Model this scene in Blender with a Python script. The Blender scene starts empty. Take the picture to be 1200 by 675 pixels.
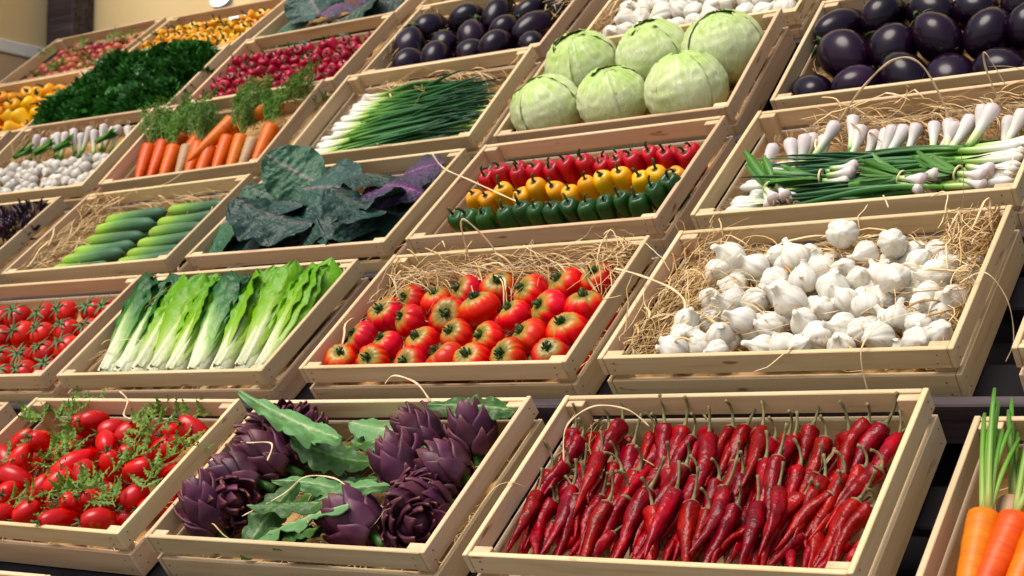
import bpy, math, random
import numpy as np
from mathutils import Matrix, Vector, noise

random.seed(7); rng = np.random.RandomState(7)
scene = bpy.context.scene
C = scene.collection

# ------------------------------------------------------------------ camera, world, sun, exposure
TILT = math.radians(42.0)            # slope of the crates on the stand
Z0 = 1.25                            # height of the front rim of the lowest full row
ROOT = Matrix.Translation((0, 0, Z0)) @ Matrix.Rotation(TILT, 4, 'X')
FOCAL_PX = 1901.02
RC = ((0.812624, 0.43535, -0.387444), (-0.044475, -0.616547, -0.786061), (-0.581089, 0.656004, -0.481659))
CAM = Vector((1.73988, -1.2589, 1.399))
cd = bpy.data.cameras.new('camera'); cam = bpy.data.objects.new('camera', cd); C.objects.link(cam)
cd.sensor_width = 36.0; cd.lens = FOCAL_PX / 1200.0 * 36.0; cd.clip_start = 0.05; cd.clip_end = 400
mc = Matrix(((RC[0][0], -RC[1][0], -RC[2][0], CAM[0]), (RC[0][1], -RC[1][1], -RC[2][1], CAM[1]),
             (RC[0][2], -RC[1][2], -RC[2][2], CAM[2]), (0, 0, 0, 1)))
cam.matrix_world = ROOT @ mc
cd.dof.use_dof = True; cd.dof.focus_distance = 2.5; cd.dof.aperture_fstop = 9.5
scene.camera = cam
scene.render.resolution_x = 1024; scene.render.resolution_y = 576

SUN_EL, SUN_AZ = math.radians(60), math.radians(200)     # azimuth clockwise from +Y: high, in front of the stand and a little left
w = bpy.data.worlds.new('World'); scene.world = w; w.use_nodes = True
nt = w.node_tree; nt.nodes.clear()
sky = nt.nodes.new('ShaderNodeTexSky'); sky.sky_type = 'NISHITA'; sky.sun_disc = False
sky.sun_elevation = SUN_EL; sky.sun_rotation = SUN_AZ; sky.air_density = 1.0; sky.dust_density = 4.0; sky.ozone_density = 0.6
bg = nt.nodes.new('ShaderNodeBackground'); bg.inputs[1].default_value = 0.09
wo = nt.nodes.new('ShaderNodeOutputWorld')
nt.links.new(sky.outputs[0], bg.inputs[0]); nt.links.new(bg.outputs[0], wo.inputs[0])
sl = bpy.data.lights.new('sun', 'SUN'); sun = bpy.data.objects.new('sun', sl); C.objects.link(sun)
sl.energy = 1.5; sl.angle = math.radians(34); sl.color = (1.0, 0.95, 0.87)
sd = Vector((math.sin(SUN_AZ) * math.cos(SUN_EL), math.cos(SUN_AZ) * math.cos(SUN_EL), math.sin(SUN_EL)))
sun.rotation_euler = sd.to_track_quat('Z', 'Y').to_euler(); sun.location = (0, -3, 8)
scene.view_settings.view_transform = 'Standard'; scene.view_settings.look = 'None'
scene.view_settings.gamma = 1.0; scene.view_settings.use_curve_mapping = False
scene.view_settings.exposure = 1.03

# ------------------------------------------------------------------ material helpers
def pmat(name, ramp, src='noise', rg=(0, 1), ns=(20, 20, 20), namt=0.0, rough=.45, hue=0.0, val=.2, sat=1.08,
         bump=None, sss=0.0, coat=0.0, trans=0.0, spec=.28, detail=3.0, speck=None):
    m = bpy.data.materials.new(name); m.use_nodes = True
    t = m.node_tree; N = t.nodes; L = t.links; N.clear()
    out = N.new('ShaderNodeOutputMaterial'); p = N.new('ShaderNodeBsdfPrincipled')
    tc = N.new('ShaderNodeTexCoord'); oi = N.new('ShaderNodeObjectInfo')
    def math_(op, a, b=None, clamp=False):
        n = N.new('ShaderNodeMath'); n.operation = op; n.use_clamp = clamp
        for i, x in enumerate((a, b)):
            if x is None: continue
            if isinstance(x, (int, float)): n.inputs[i].default_value = x
            else: L.new(x, n.inputs[i])
        return n.outputs[0]
    off = N.new('ShaderNodeVectorMath'); off.operation = 'ADD'
    L.new(tc.outputs['Object'], off.inputs[0]); rr = math_('MULTIPLY', oi.outputs['Random'], 7.0); L.new(rr, off.inputs[1])
    def noise_(sc, det=detail, rgh=.55):
        mp = N.new('ShaderNodeMapping'); mp.inputs['Scale'].default_value = sc; L.new(off.outputs[0], mp.inputs[0])
        n = N.new('ShaderNodeTexNoise'); n.inputs['Scale'].default_value = 1.0; n.inputs['Detail'].default_value = det
        n.inputs['Roughness'].default_value = rgh; L.new(mp.outputs[0], n.inputs['Vector']); return n.outputs[0]
    nz = noise_(ns)
    if src == 'noise': fac = nz
    else:
        if src == 'attr':
            a = N.new('ShaderNodeAttribute'); a.attribute_name = 'c'; base = a.outputs['Fac']
        else:
            s = N.new('ShaderNodeSeparateXYZ'); L.new(tc.outputs['Object'], s.inputs[0])
            base = s.outputs['xyz'.index(src)]
        mr = N.new('ShaderNodeMapRange'); mr.inputs[1].default_value = rg[0]; mr.inputs[2].default_value = rg[1]
        L.new(base, mr.inputs[0]); fac = mr.outputs[0]
        if namt:
            fac = math_('ADD', fac, math_('MULTIPLY', math_('SUBTRACT', nz, .5), namt), True)
    cr = N.new('ShaderNodeValToRGB'); e = cr.color_ramp.elements
    while len(e) < len(ramp): e.new(.5)
    for i, (po, co) in enumerate(ramp): e[i].position = po; e[i].color = (*co, 1)
    L.new(fac, cr.inputs[0]); col = cr.outputs[0]
    if speck:                                    # (scale, threshold, colour): small natural blemishes
        sp = noise_(speck[0], 2.0); gt = N.new('ShaderNodeMapRange'); gt.inputs[1].default_value = speck[1]; gt.inputs[2].default_value = speck[1] + .06
        L.new(sp, gt.inputs[0]); mx = N.new('ShaderNodeMix'); mx.data_type = 'RGBA'
        L.new(gt.outputs[0], mx.inputs[0]); L.new(col, mx.inputs[6]); mx.inputs[7].default_value = (*speck[2], 1); col = mx.outputs[2]
    hs = N.new('ShaderNodeHueSaturation'); L.new(col, hs.inputs['Color']); hs.inputs['Saturation'].default_value = sat
    L.new(math_('ADD', math_('MULTIPLY', math_('SUBTRACT', oi.outputs['Random'], .5), hue), .5), hs.inputs['Hue'])
    r2 = math_('FRACT', math_('MULTIPLY', oi.outputs['Random'], 13.7))
    L.new(math_('ADD', math_('MULTIPLY', math_('SUBTRACT', r2, .5), val), 1.0), hs.inputs['Value'])
    L.new(hs.outputs[0], p.inputs['Base Color'])
    p.inputs['Roughness'].default_value = rough
    p.inputs['Specular IOR Level'].default_value = spec
    if coat: p.inputs['Coat Weight'].default_value = coat; p.inputs['Coat Roughness'].default_value = .12
    if sss:
        p.inputs['Subsurface Weight'].default_value = sss; p.inputs['Subsurface Radius'].default_value = (.01, .006, .004); p.inputs['Subsurface Scale'].default_value = .6
    if bump:
        b = N.new('ShaderNodeBump'); b.inputs['Strength'].default_value = bump[1]; b.inputs['Distance'].default_value = bump[2]
        L.new(noise_(bump[0], 3.0, .6), b.inputs['Height']); L.new(b.outputs[0], p.inputs['Normal'])
    if trans:
        tr = N.new('ShaderNodeBsdfTranslucent'); L.new(hs.outputs[0], tr.inputs[0]); mx = N.new('ShaderNodeMixShader'); mx.inputs[0].default_value = trans
        L.new(p.outputs[0], mx.inputs[1]); L.new(tr.outputs[0], mx.inputs[2]); L.new(mx.outputs[0], out.inputs[0])
    else: L.new(p.outputs[0], out.inputs[0])
    return m

M = {}
M['wood'] = pmat('pale_wood', [(.22, (.43, .27, .13)), (.42, (.59, .42, .235)), (.6, (.63, .46, .27)), (.8, (.74, .57, .37))], ns=(4, 55, 55), rough=.62, hue=.022, val=.36, sat=1.04,
                 bump=((12, 260, 260), .25, .0012), detail=5, spec=.3, speck=((11, 50, 50), .70, (.27, .14, .06)))
M['dark_wood'] = pmat('dark_stained_wood', [(.3, (.022, .015, .016)), (.55, (.055, .040, .042)), (.75, (.10, .075, .078))], ns=(3, 60, 60), rough=.6, val=.3,
                      bump=((5, 150, 150), .5, .002), detail=6, spec=.3)
M['straw'] = pmat('straw', [(0, (.30, .16, .055)), (.5, (.64, .43, .20)), (1, (.84, .65, .38))], src='attr', ns=(14, 160, 60), namt=.4, rough=.6, val=.1, spec=.3)
M['raffia'] = pmat('raffia', [(0, (.60, .42, .22)), (1, (.80, .64, .42))], ns=(40, 40, 40), rough=.5, val=.1)
M['wall'] = pmat('cream_plaster', [(.3, (.70, .535, .28)), (.7, (.75, .585, .32))], ns=(1.5, 1.5, 1.5), rough=.9, val=.04, bump=((40, 40, 40), .2, .003), spec=.2)
M['wall2'] = pmat('peach_plaster', [(.3, (.60, .42, .25)), (.7, (.66, .47, .29))], ns=(1.5, 1.5, 1.5), rough=.9, val=.04, bump=((40, 40, 40), .2, .003), spec=.2)
M['white'] = pmat('white_paint', [(.3, (.72, .68, .60)), (.7, (.78, .75, .68))], ns=(4, 4, 4), rough=.6, val=.03)
M['lamp'] = pmat('white_enamel', [(.3, (.80, .82, .85)), (.7, (.84, .85, .87))], ns=(4, 4, 4), rough=.25, val=.02)
M['lamp'].node_tree.nodes['Principled BSDF'].inputs['Emission Color'].default_value = (.9, .95, 1, 1)
M['lamp'].node_tree.nodes['Principled BSDF'].inputs['Emission Strength'].default_value = .8
M['grey'] = pmat('grey_metal', [(.3, (.25, .28, .33)), (.7, (.33, .36, .42))], ns=(9, 9, 9), rough=.35, val=.1)
M['gap_shade'] = pmat('painted_gap_shade', [(.3, (.006, .005, .006)), (.7, (.014, .012, .013))], ns=(6, 6, 6), rough=.9, val=.2, spec=.1)  # shade of the gaps between crates, put into the colour as near-black
M['nail'] = pmat('dull_nail', [(.3, (.10, .075, .055)), (.7, (.20, .16, .12))], ns=(50, 50, 50), rough=.5, val=.3)
M['paving'] = pmat('paving', [(.3, (.20, .18, .16)), (.7, (.28, .26, .23))], ns=(3, 3, 3), rough=.9, val=.05, bump=((30, 30, 30), .3, .01))
M['chili'] = pmat('red_chili_skin', [(.25, (.08, .0015, .003)), (.5, (.20, .003, .005)), (.8, (.38, .008, .007))], ns=(30, 60, 60), rough=.24, hue=.008, val=.6,
                  bump=((85, 65, 65), .7, .0040), spec=.19)
M['chili_stem'] = pmat('chili_stem', [(.3, (.10, .085, .035)), (.6, (.19, .17, .075)), (.8, (.28, .22, .12))], ns=(120, 120, 120), rough=.6, val=.4, bump=((200, 400, 400), .4, .001))
M['garlic'] = pmat('garlic_skin', [(.25, (.46, .37, .25)), (.42, (.64, .60, .50)), (.8, (.75, .73, .66))], ns=(110, 110, 16), rough=.45, hue=.02, val=.16,
                   bump=((150, 150, 22), .5, .0016), sss=.12)
M['garlic_root'] = pmat('garlic_root', [(.3, (.35, .24, .13)), (.7, (.50, .38, .24))], ns=(200, 200, 200), rough=.8, val=.2)
M['rib'] = pmat('ribbed_tomato_skin', [(0, (.52, .018, .022)), (.38, (.58, .040, .036)), (.52, (.52, .10, .04)), (.68, (.34, .20, .05)), (1, (.085, .11, .022))], src='attr', ns=(45, 45, 30), namt=.5, rough=.3, hue=.010, val=.3, spec=.25,
                bump=((60, 60, 60), .12, .001))
M['vine'] = pmat('vine_tomato_skin', [(.2, (.42, .014, .012)), (.6, (.55, .022, .014)), (.9, (.60, .06, .03))], ns=(25, 25, 25), rough=.27, val=.3, coat=.08)
M['plum'] = pmat('plum_tomato_skin', [(.2, (.42, .010, .012)), (.6, (.54, .018, .016)), (.85, (.58, .07, .035))], ns=(25, 25, 18), rough=.27, val=.35, coat=.08, speck=((30, 30, 30), .68, (.40, .12, .03)))
M['calyx'] = pmat('dark_green_calyx', [(.3, (.012, .030, .010)), (.7, (.05, .095, .022))], ns=(90, 90, 90), rough=.5, val=.4)
M['calyx2'] = pmat('soft_green_calyx', [(.3, (.05, .10, .035)), (.7, (.12, .19, .075))], ns=(90, 90, 90), rough=.6, val=.3)
M['sprig'] = pmat('sprig_leaf', [(.25, (.07, .15, .025)), (.5, (.14, .25, .045)), (.8, (.24, .34, .09))], ns=(45, 45, 45), rough=.5, hue=.04, val=.4, trans=.2)
M['sprig_stem'] = pmat('sprig_stem', [(.3, (.13, .20, .05)), (.7, (.22, .28, .09))], ns=(45, 45, 45), rough=.5, val=.3)
M['bract'] = pmat('artichoke_bract', [(0, (.085, .034, .044)), (.45, (.058, .015, .031)), (.85, (.092, .025, .042)), (1, (.15, .055, .048))], src='attr', ns=(60, 60, 60), namt=.35, rough=.42, hue=.05, val=.6, bump=((260, 260, 30), .3, .001))
M['artleaf'] = pmat('artichoke_leaf_grey_green', [(0, (.36, .45, .26)), (.10, (.20, .33, .14)), (.4, (.115, .245, .085)), (1, (.15, .29, .125))], src='attr', ns=(30, 50, 30), namt=.35, rough=.55, val=.2, bump=((40, 90, 40), .4, .003), trans=.12)
M['artleaf2'] = pmat('artichoke_leaf_dark', [(0, (.20, .29, .10)), (.12, (.06, .14, .025)), (.4, (.035, .095, .018)), (1, (.06, .13, .03))], src='attr', ns=(30, 50, 30), namt=.35, rough=.42, val=.3, bump=((40, 90, 40), .4, .003), trans=.12)
M['romaine_dark'] = pmat('romaine_leaf_dark', [(0, (.70, .70, .50)), (.24, (.60, .66, .38)), (.42, (.26, .42, .12)), (.66, (.040, .15, .028)), (1, (.014, .075, .018))], src='attr', ns=(28, 60, 28), namt=.16, rough=.4, val=.16, bump=((55, 75, 55), .7, .004), trans=.15)
M['romaine_light'] = pmat('romaine_leaf_light', [(0, (.70, .70, .48)), (.20, (.60, .65, .35)), (.38, (.40, .54, .13)), (.60, (.21, .41, .035)), (1, (.12, .31, .022))], src='attr', ns=(28, 60, 28), namt=.16, rough=.4, val=.16, bump=((55, 75, 55), .7, .004), trans=.2)
M['cucumber'] = pmat('cucumber_skin', [(0, (.34, .48, .09)), (.20, (.26, .42, .07)), (.42, (.12, .24, .07)), (.68, (.055, .125, .06)), (1, (.042, .10, .055))], src='x', rg=(0, .22), ns=(12, 130, 130), namt=.34, rough=.5, val=.3, bump=((60, 240, 240), .5, .002))
M['kale'] = pmat('dark_cabbage_leaf', [(0, (.17, .10, .13)), (.05, (.07, .075, .065)), (.12, (.030, .066, .046)), (.6, (.014, .040, .030)), (1, (.022, .058, .042))], src='attr', ns=(22, 40, 22), namt=.12, spec=.24, rough=.38, hue=.05, val=.5, bump=((60, 90, 60), .9, .006))
M['kale_green'] = pmat('green_cabbage_leaf', [(0, (.24, .17, .18)), (.05, (.12, .14, .10)), (.14, (.050, .115, .065)), (.6, (.034, .092, .048)), (1, (.055, .13, .072))], src='attr', ns=(22, 40, 22), namt=.12, spec=.24, rough=.38, val=.4, bump=((60, 90, 60), .9, .006))
M['kale_purple'] = pmat('purple_cabbage_leaf', [(0, (.22, .08, .18)), (.07, (.10, .038, .095)), (.18, (.062, .030, .070)), (.6, (.036, .026, .050)), (1, (.030, .042, .044))], src='attr', ns=(22, 40, 22), namt=.2, spec=.24, rough=.38, val=.3, bump=((60, 90, 60), .9, .006))
M['pep_red'] = pmat('red_pepper_skin', [(.2, (.30, .005, .012)), (.8, (.48, .010, .016))], ns=(25, 25, 25), rough=.27, val=.3, coat=.08)
M['rad_red'] = pmat('dark_magenta_red_skin', [(.2, (.24, .004, .022)), (.8, (.40, .010, .040))], ns=(25, 25, 25), rough=.3, val=.5)
M['pep_yel'] = pmat('yellow_pepper_skin', [(.2, (.66, .27, .006)), (.8, (.76, .37, .012))], ns=(25, 25, 25), rough=.27, hue=.03, val=.2, coat=.08)
M['pep_grn'] = pmat('green_pepper_skin', [(.2, (.007, .034, .008)), (.8, (.022, .080, .012))], ns=(25, 25, 25), rough=.27, val=.5, coat=.08)
M['pep_org'] = pmat('orange_pepper_skin', [(.2, (.70, .24, .01)), (.8, (.80, .42, .02))], ns=(15, 15, 15), rough=.27, hue=.05, val=.25, coat=.08)
M['white_stalk'] = pmat('spring_onion_stalk', [(0, (0.619, 0.585, 0.499)), (0.22, (0.671, 0.654, 0.585)), (0.55, (0.602, 0.636, 0.43)), (0.8, (0.36, 0.5, 0.13)), (1, (0.1, 0.26, 0.05))], src='attr', ns=(20, 120, 120), namt=.12, rough=.35, val=.12, sss=.05)
M['pink_stalk'] = pmat('green_garlic_stalk', [(0, (0.533, 0.43, 0.378)), (0.2, (0.619, 0.55, 0.516)), (0.55, (0.654, 0.636, 0.55)), (0.8, (0.52, 0.6, 0.28)), (1, (0.14, 0.3, 0.07))], src='attr', ns=(20, 140, 140), namt=.2, rough=.4, hue=.03, val=.14, sss=.05)
M['onion_leaf'] = pmat('onion_leaf', [(0, (.14, .30, .06)), (.25, (.032, .12, .026)), (1, (.012, .055, .020))], src='attr', ns=(14, 120, 120), namt=.3, rough=.35, val=.5, bump=((10, 300, 300), .3, .001))
M['leaf_blade'] = pmat('garlic_leaf_blade', [(0, (.11, .25, .045)), (1, (.03, .12, .022))], src='attr', ns=(14, 160, 160), namt=.4, rough=.4, val=.4, bump=((10, 260, 260), .4, .001), trans=.15)
M['cabbage'] = pmat('white_cabbage', [(0, (.62, .66, .42)), (.3, (.52, .60, .29)), (.6, (.38, .52, .14)), (1, (.20, .41, .04))], src='attr', ns=(24, 24, 24), namt=.16, rough=.36, val=.1, bump=((70, 70, 70), .25, .002), sss=.05)
def add_cabbage_veins(m):
    t = m.node_tree; N = t.nodes; L = t.links; p = N['Principled BSDF']; src = p.inputs['Base Color'].links[0].from_socket
    tc = N.new('ShaderNodeTexCoord'); sp = N.new('ShaderNodeSeparateXYZ'); L.new(tc.outputs['Object'], sp.inputs[0])
    at = N.new('ShaderNodeMath'); at.operation = 'ARCTAN2'; L.new(sp.outputs[1], at.inputs[0]); L.new(sp.outputs[0], at.inputs[1])
    oi = N.new('ShaderNodeObjectInfo'); cb = N.new('ShaderNodeCombineXYZ'); L.new(at.outputs[0], cb.inputs[0]); L.new(sp.outputs[2], cb.inputs[1]); L.new(oi.outputs['Random'], cb.inputs[2])
    mp = N.new('ShaderNodeMapping'); mp.inputs['Scale'].default_value = (5.5, 14, 9); L.new(cb.outputs[0], mp.inputs[0])
    nz = N.new('ShaderNodeTexNoise'); nz.inputs['Scale'].default_value = 1; nz.inputs['Detail'].default_value = 1.5; nz.inputs['Distortion'].default_value = .6; L.new(mp.outputs[0], nz.inputs['Vector'])
    a = N.new('ShaderNodeMath'); a.operation = 'SUBTRACT'; L.new(nz.outputs[0], a.inputs[0]); a.inputs[1].default_value = .5
    b = N.new('ShaderNodeMath'); b.operation = 'ABSOLUTE'; L.new(a.outputs[0], b.inputs[0])
    mr = N.new('ShaderNodeMapRange'); mr.inputs[1].default_value = .0; mr.inputs[2].default_value = .036; mr.inputs[3].default_value = .42; mr.inputs[4].default_value = 0; L.new(b.outputs[0], mr.inputs[0])
    mx = N.new('ShaderNodeMix'); mx.data_type = 'RGBA'; L.new(mr.outputs[0], mx.inputs[0]); L.new(src, mx.inputs[6]); mx.inputs[7].default_value = (.74, .77, .55, 1); L.new(mx.outputs[2], p.inputs['Base Color'])
    bp = N.new('ShaderNodeBump'); bp.inputs['Strength'].default_value = .5; bp.inputs['Distance'].default_value = .003; L.new(mr.outputs[0], bp.inputs['Height'])
    old = p.inputs['Normal'].links[0].from_node; L.new(old.outputs[0], bp.inputs['Normal']); L.new(bp.outputs[0], p.inputs['Normal'])
add_cabbage_veins(M['cabbage'])
M['eggplant'] = pmat('eggplant_skin', [(.2, (.004, .0015, .004)), (.6, (.009, .0025, .009)), (.9, (.026, .005, .024))], ns=(14, 14, 10), rough=.2, val=.7, coat=.0, spec=.22, bump=((9, 9, 9), .25, .006))
M['carrot'] = pmat('carrot_skin', [(.2, (.46, .075, .004)), (.5, (.58, .105, .007)), (.8, (.65, .15, .015))], ns=(160, 14, 14), rough=.4, hue=.03, val=.2, bump=((260, 30, 30), .5, .0015))
M['carrot_dull'] = pmat('carrot_skin_dull', [(.2, (.30, .19, .10)), (.8, (.42, .28, .16))], ns=(120, 14, 14), rough=.5, val=.2, bump=((260, 30, 30), .5, .0015))
M['carrot_red'] = pmat('carrot_skin_red', [(.2, (.56, .07, .014)), (.8, (.70, .15, .03))], ns=(120, 14, 14), rough=.4, val=.2, bump=((260, 30, 30), .5, .0015))
M['carrot_stalk'] = pmat('carrot_stalk', [(0, (.36, .36, .12)), (.25, (.22, .32, .07)), (.7, (.11, .25, .035)), (1, (.07, .18, .03))], src='attr', ns=(20, 120, 120), namt=.25, rough=.4, val=.3)
M['feather'] = pmat('carrot_fronds', [(.2, (.045, .11, .02)), (.6, (.11, .21, .035)), (.9, (.19, .29, .06))], ns=(30, 30, 30), rough=.6, val=.5, trans=.2)
M['parsley'] = pmat('parsley_leaf', [(.2, (.016, .065, .012)), (.6, (.034, .13, .022)), (.9, (.07, .20, .04))], ns=(30, 30, 30), rough=.4, val=.5, trans=.1)
M['basil'] = pmat('purple_basil_leaf', [(.2, (.016, .008, .016)), (.6, (.040, .014, .034)), (.9, (.085, .04, .075))], ns=(30, 30, 30), rough=.35, val=.6)
M['small_onion'] = pmat('small_white_onion', [(.2, (.42, .37, .30)), (.6, (.56, .53, .46)), (.9, (.66, .63, .58))], ns=(60, 60, 14), rough=.35, hue=.03, val=.25)
M['berry'] = pmat('pink_red_skin', [(.2, (.36, .05, .045)), (.6, (.44, .12, .08)), (.9, (.30, .20, .09))], ns=(30, 30, 30), rough=.3, hue=.05, val=.4)

# ------------------------------------------------------------------ geometry helpers
class G:
    def __init__(s): s.V = []; s.F = []; s.A = []; s.n = 0
    def add(s, V, F, c=0.5):
        V = np.asarray(V, float); k = len(V)
        s.V.append(V); s.F += [tuple(i + s.n for i in f) for f in F]
        s.A.append(np.full(k, c) if np.isscalar(c) else np.asarray(c, float)); s.n += k
        return s
    def mesh(s, name, mat, smooth=True):
        me = bpy.data.meshes.new(name); me.from_pydata(np.concatenate(s.V).tolist(), [], s.F)
        a = me.attributes.new('c', 'FLOAT', 'POINT'); a.data.foreach_set('value', np.concatenate(s.A).astype(np.float32))
        if smooth: me.polygons.foreach_set('use_smooth', [True] * len(me.polygons))
        me.materials.append(M[mat] if isinstance(mat, str) else mat); me.update(); return me

def gridfaces(nu, nv, wrap=False):
    F = []
    for i in range(nu - 1):
        for j in range(nv if wrap else nv - 1):
            k = (j + 1) % nv
            F.append((i * nv + j, i * nv + k, (i + 1) * nv + k, (i + 1) * nv + j))
    return F

def tube(path, rad, n=8, mod=None, cap=True, c=None, flat=1.0):
    P = np.asarray(path, float); k = len(P); T = np.gradient(P, axis=0); T /= np.linalg.norm(T, axis=1)[:, None] + 1e-12
    up = np.array([0, 0, 1.0]) if abs(T[0][2]) < .9 else np.array([0, 1.0, 0])
    a = np.cross(up, T[0]); a /= np.linalg.norm(a); V = []; cs = []
    rad = np.broadcast_to(rad, (k,))
    th = np.arange(n) * 2 * math.pi / n
    for i in range(k):
        a = a - T[i] * (a @ T[i]); a /= np.linalg.norm(a); b = np.cross(T[i], a)
        r = rad[i] * (mod(th, i / (k - 1)) if mod else np.ones(n))
        V.append(P[i] + (np.cos(th) * r)[:, None] * a + (np.sin(th) * r * flat)[:, None] * b)
        cs += [(c[i] if c is not None else i / (k - 1))] * n
    F = gridfaces(k, n, True); V = np.concatenate(V)
    if cap:
        V = np.concatenate([V, P[:1], P[-1:]]); q = k * n; cs += [cs[0], cs[-1]]
        F += [(q, (j + 1) % n, j) for j in range(n)] + [(q + 1, (k - 1) * n + j, (k - 1) * n + (j + 1) % n) for j in range(n)]
    return V, F, cs

def lathe(rz, n, mod=None, cfn=None, bend=None):
    V = []; cs = []; k = len(rz); th = np.arange(n) * 2 * math.pi / n
    for i, (r, z) in enumerate(rz):
        q = i / (k - 1); rr = r * (mod(th, q) if mod else np.ones(n)); dx, dy = bend(q) if bend else (0, 0)
        V.append(np.stack([rr * np.cos(th) + dx, rr * np.sin(th) + dy, np.full(n, z)], 1))
        cs += list(cfn(th, q) if cfn else np.full(n, q))
    return np.concatenate(V), gridfaces(k, n, True), cs

def sheet(nu, nv, fn, cfn=None):
    V = []; cs = []
    for i in range(nu):
        for j in range(nv):
            s, t = i / (nu - 1), j / (nv - 1) * 2 - 1
            V.append(fn(s, t)); cs.append(cfn(s, t) if cfn else s)
    return np.array(V), gridfaces(nu, nv), cs

def bevel_box(lx, ly, lz, b=.0012):
    hx, hy, hz = lx / 2, ly / 2, lz / 2; V = []; idx = {}
    for sx in (-1, 1):
        for sy in (-1, 1):
            for sz in (-1, 1):
                for ax in range(3):
                    p = [sx * (hx - b), sy * (hy - b), sz * (hz - b)]; p[ax] = (sx * hx, sy * hy, sz * hz)[ax]
                    idx[(sx, sy, sz, ax)] = len(V); V.append(p)
    F = []
    def quad(*q):
        pts = [np.array(V[i]) for i in q]; n = np.cross(pts[1] - pts[0], pts[2] - pts[0])
        F.append(q if n @ sum(pts) > 0 else q[::-1])
    for ax in range(3):
        o = [a for a in range(3) if a != ax]
        for s in (-1, 1):
            def K(a, c_, axx):
                t = [0, 0, 0]; t[ax] = s; t[o[0]] = a; t[o[1]] = c_; return idx[(*t, axx)]
            quad(K(-1, -1, ax), K(1, -1, ax), K(1, 1, ax), K(-1, 1, ax))
        for a in (-1, 1):
            for c_ in (-1, 1):
                def E_(e, axx):
                    t = [0, 0, 0]; t[ax] = e; t[o[0]] = a; t[o[1]] = c_; return idx[(*t, axx)]
                quad(E_(-1, o[0]), E_(1, o[0]), E_(1, o[1]), E_(-1, o[1]))
    for sx in (-1, 1):
        for sy in (-1, 1):
            for sz in (-1, 1): quad(*[idx[(sx, sy, sz, a)] for a in range(3)])
    return V, F

def box_mesh(name, lx, ly, lz, mat, b=.0012):
    return G().add(*bevel_box(lx, ly, lz, b)).mesh(name, mat, False)

def T_(x, y, z): return Matrix.Translation((x, y, z))
def aim(axis, roll=0.0, ax='Z'):
    """rotation whose local Z (or X) points along axis"""
    q = Vector(axis).normalized().to_track_quat(ax, 'Y' if ax == 'Z' else 'Z')
    return q.to_matrix().to_4x4() @ Matrix.Rotation(roll, 4, ax)
def S_(s): return Matrix.Scale(s, 4)

# ------------------------------------------------------------------ object helpers
def tag(o, label=None, cat=None, group=None, kind=None):
    if label: o['label'] = label
    if cat: o['category'] = cat
    if group: o['group'] = group
    if kind: o['kind'] = kind
    return o
def obj(name, me, mat=None, parent=None):
    o = bpy.data.objects.new(name, me); C.objects.link(o)
    if parent: o.parent = parent
    if mat is not None:
        if parent: o.matrix_basis = mat
        else: o.matrix_world = mat
    return o
def thing(name, spec, mat, label, cat, group=None):
    """an Empty with parts; spec = [(part name, mesh, matrix or None, [sub-parts])]"""
    r = obj(name, None, mat); r.empty_display_size = .02; tag(r, label, cat, group)
    for p in spec:
        c = obj(p[0], p[1], p[2] or Matrix(), r)
        for q in (p[3] if len(p) > 3 else ()): obj(q[0], q[1], q[2] or Matrix(), c)
    return r

ORD = 'first second third fourth fifth sixth seventh eighth ninth tenth eleventh twelfth thirteenth fourteenth fifteenth sixteenth seventeenth eighteenth nineteenth twentieth twenty-first twenty-second twenty-third twenty-fourth twenty-fifth twenty-sixth twenty-seventh twenty-eighth'.split()
BANDS = {1: [''], 2: ['back', 'front'], 3: ['back', 'middle', 'front'], 4: ['back', 'second', 'third', 'front'],
         5: ['back', 'second', 'middle', 'fourth', 'front'], 6: ['back', 'second', 'third', 'fourth', 'fifth', 'front']}
def row_labels(desc, uv, nb):
    """labels 'desc, third from left in the back row' from positions in the crate"""
    idx = sorted(range(len(uv)), key=lambda i: -uv[i][1]); per = math.ceil(len(uv) / nb); out = [''] * len(uv)
    for b in range(nb):
        ids = sorted(idx[b * per:(b + 1) * per], key=lambda i: uv[i][0])
        for j, i in enumerate(ids):
            out[i] = f'{desc}, {ORD[j]} from left' + (f' in the {BANDS[nb][b]} row' if nb > 1 else '')
    return out

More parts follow.
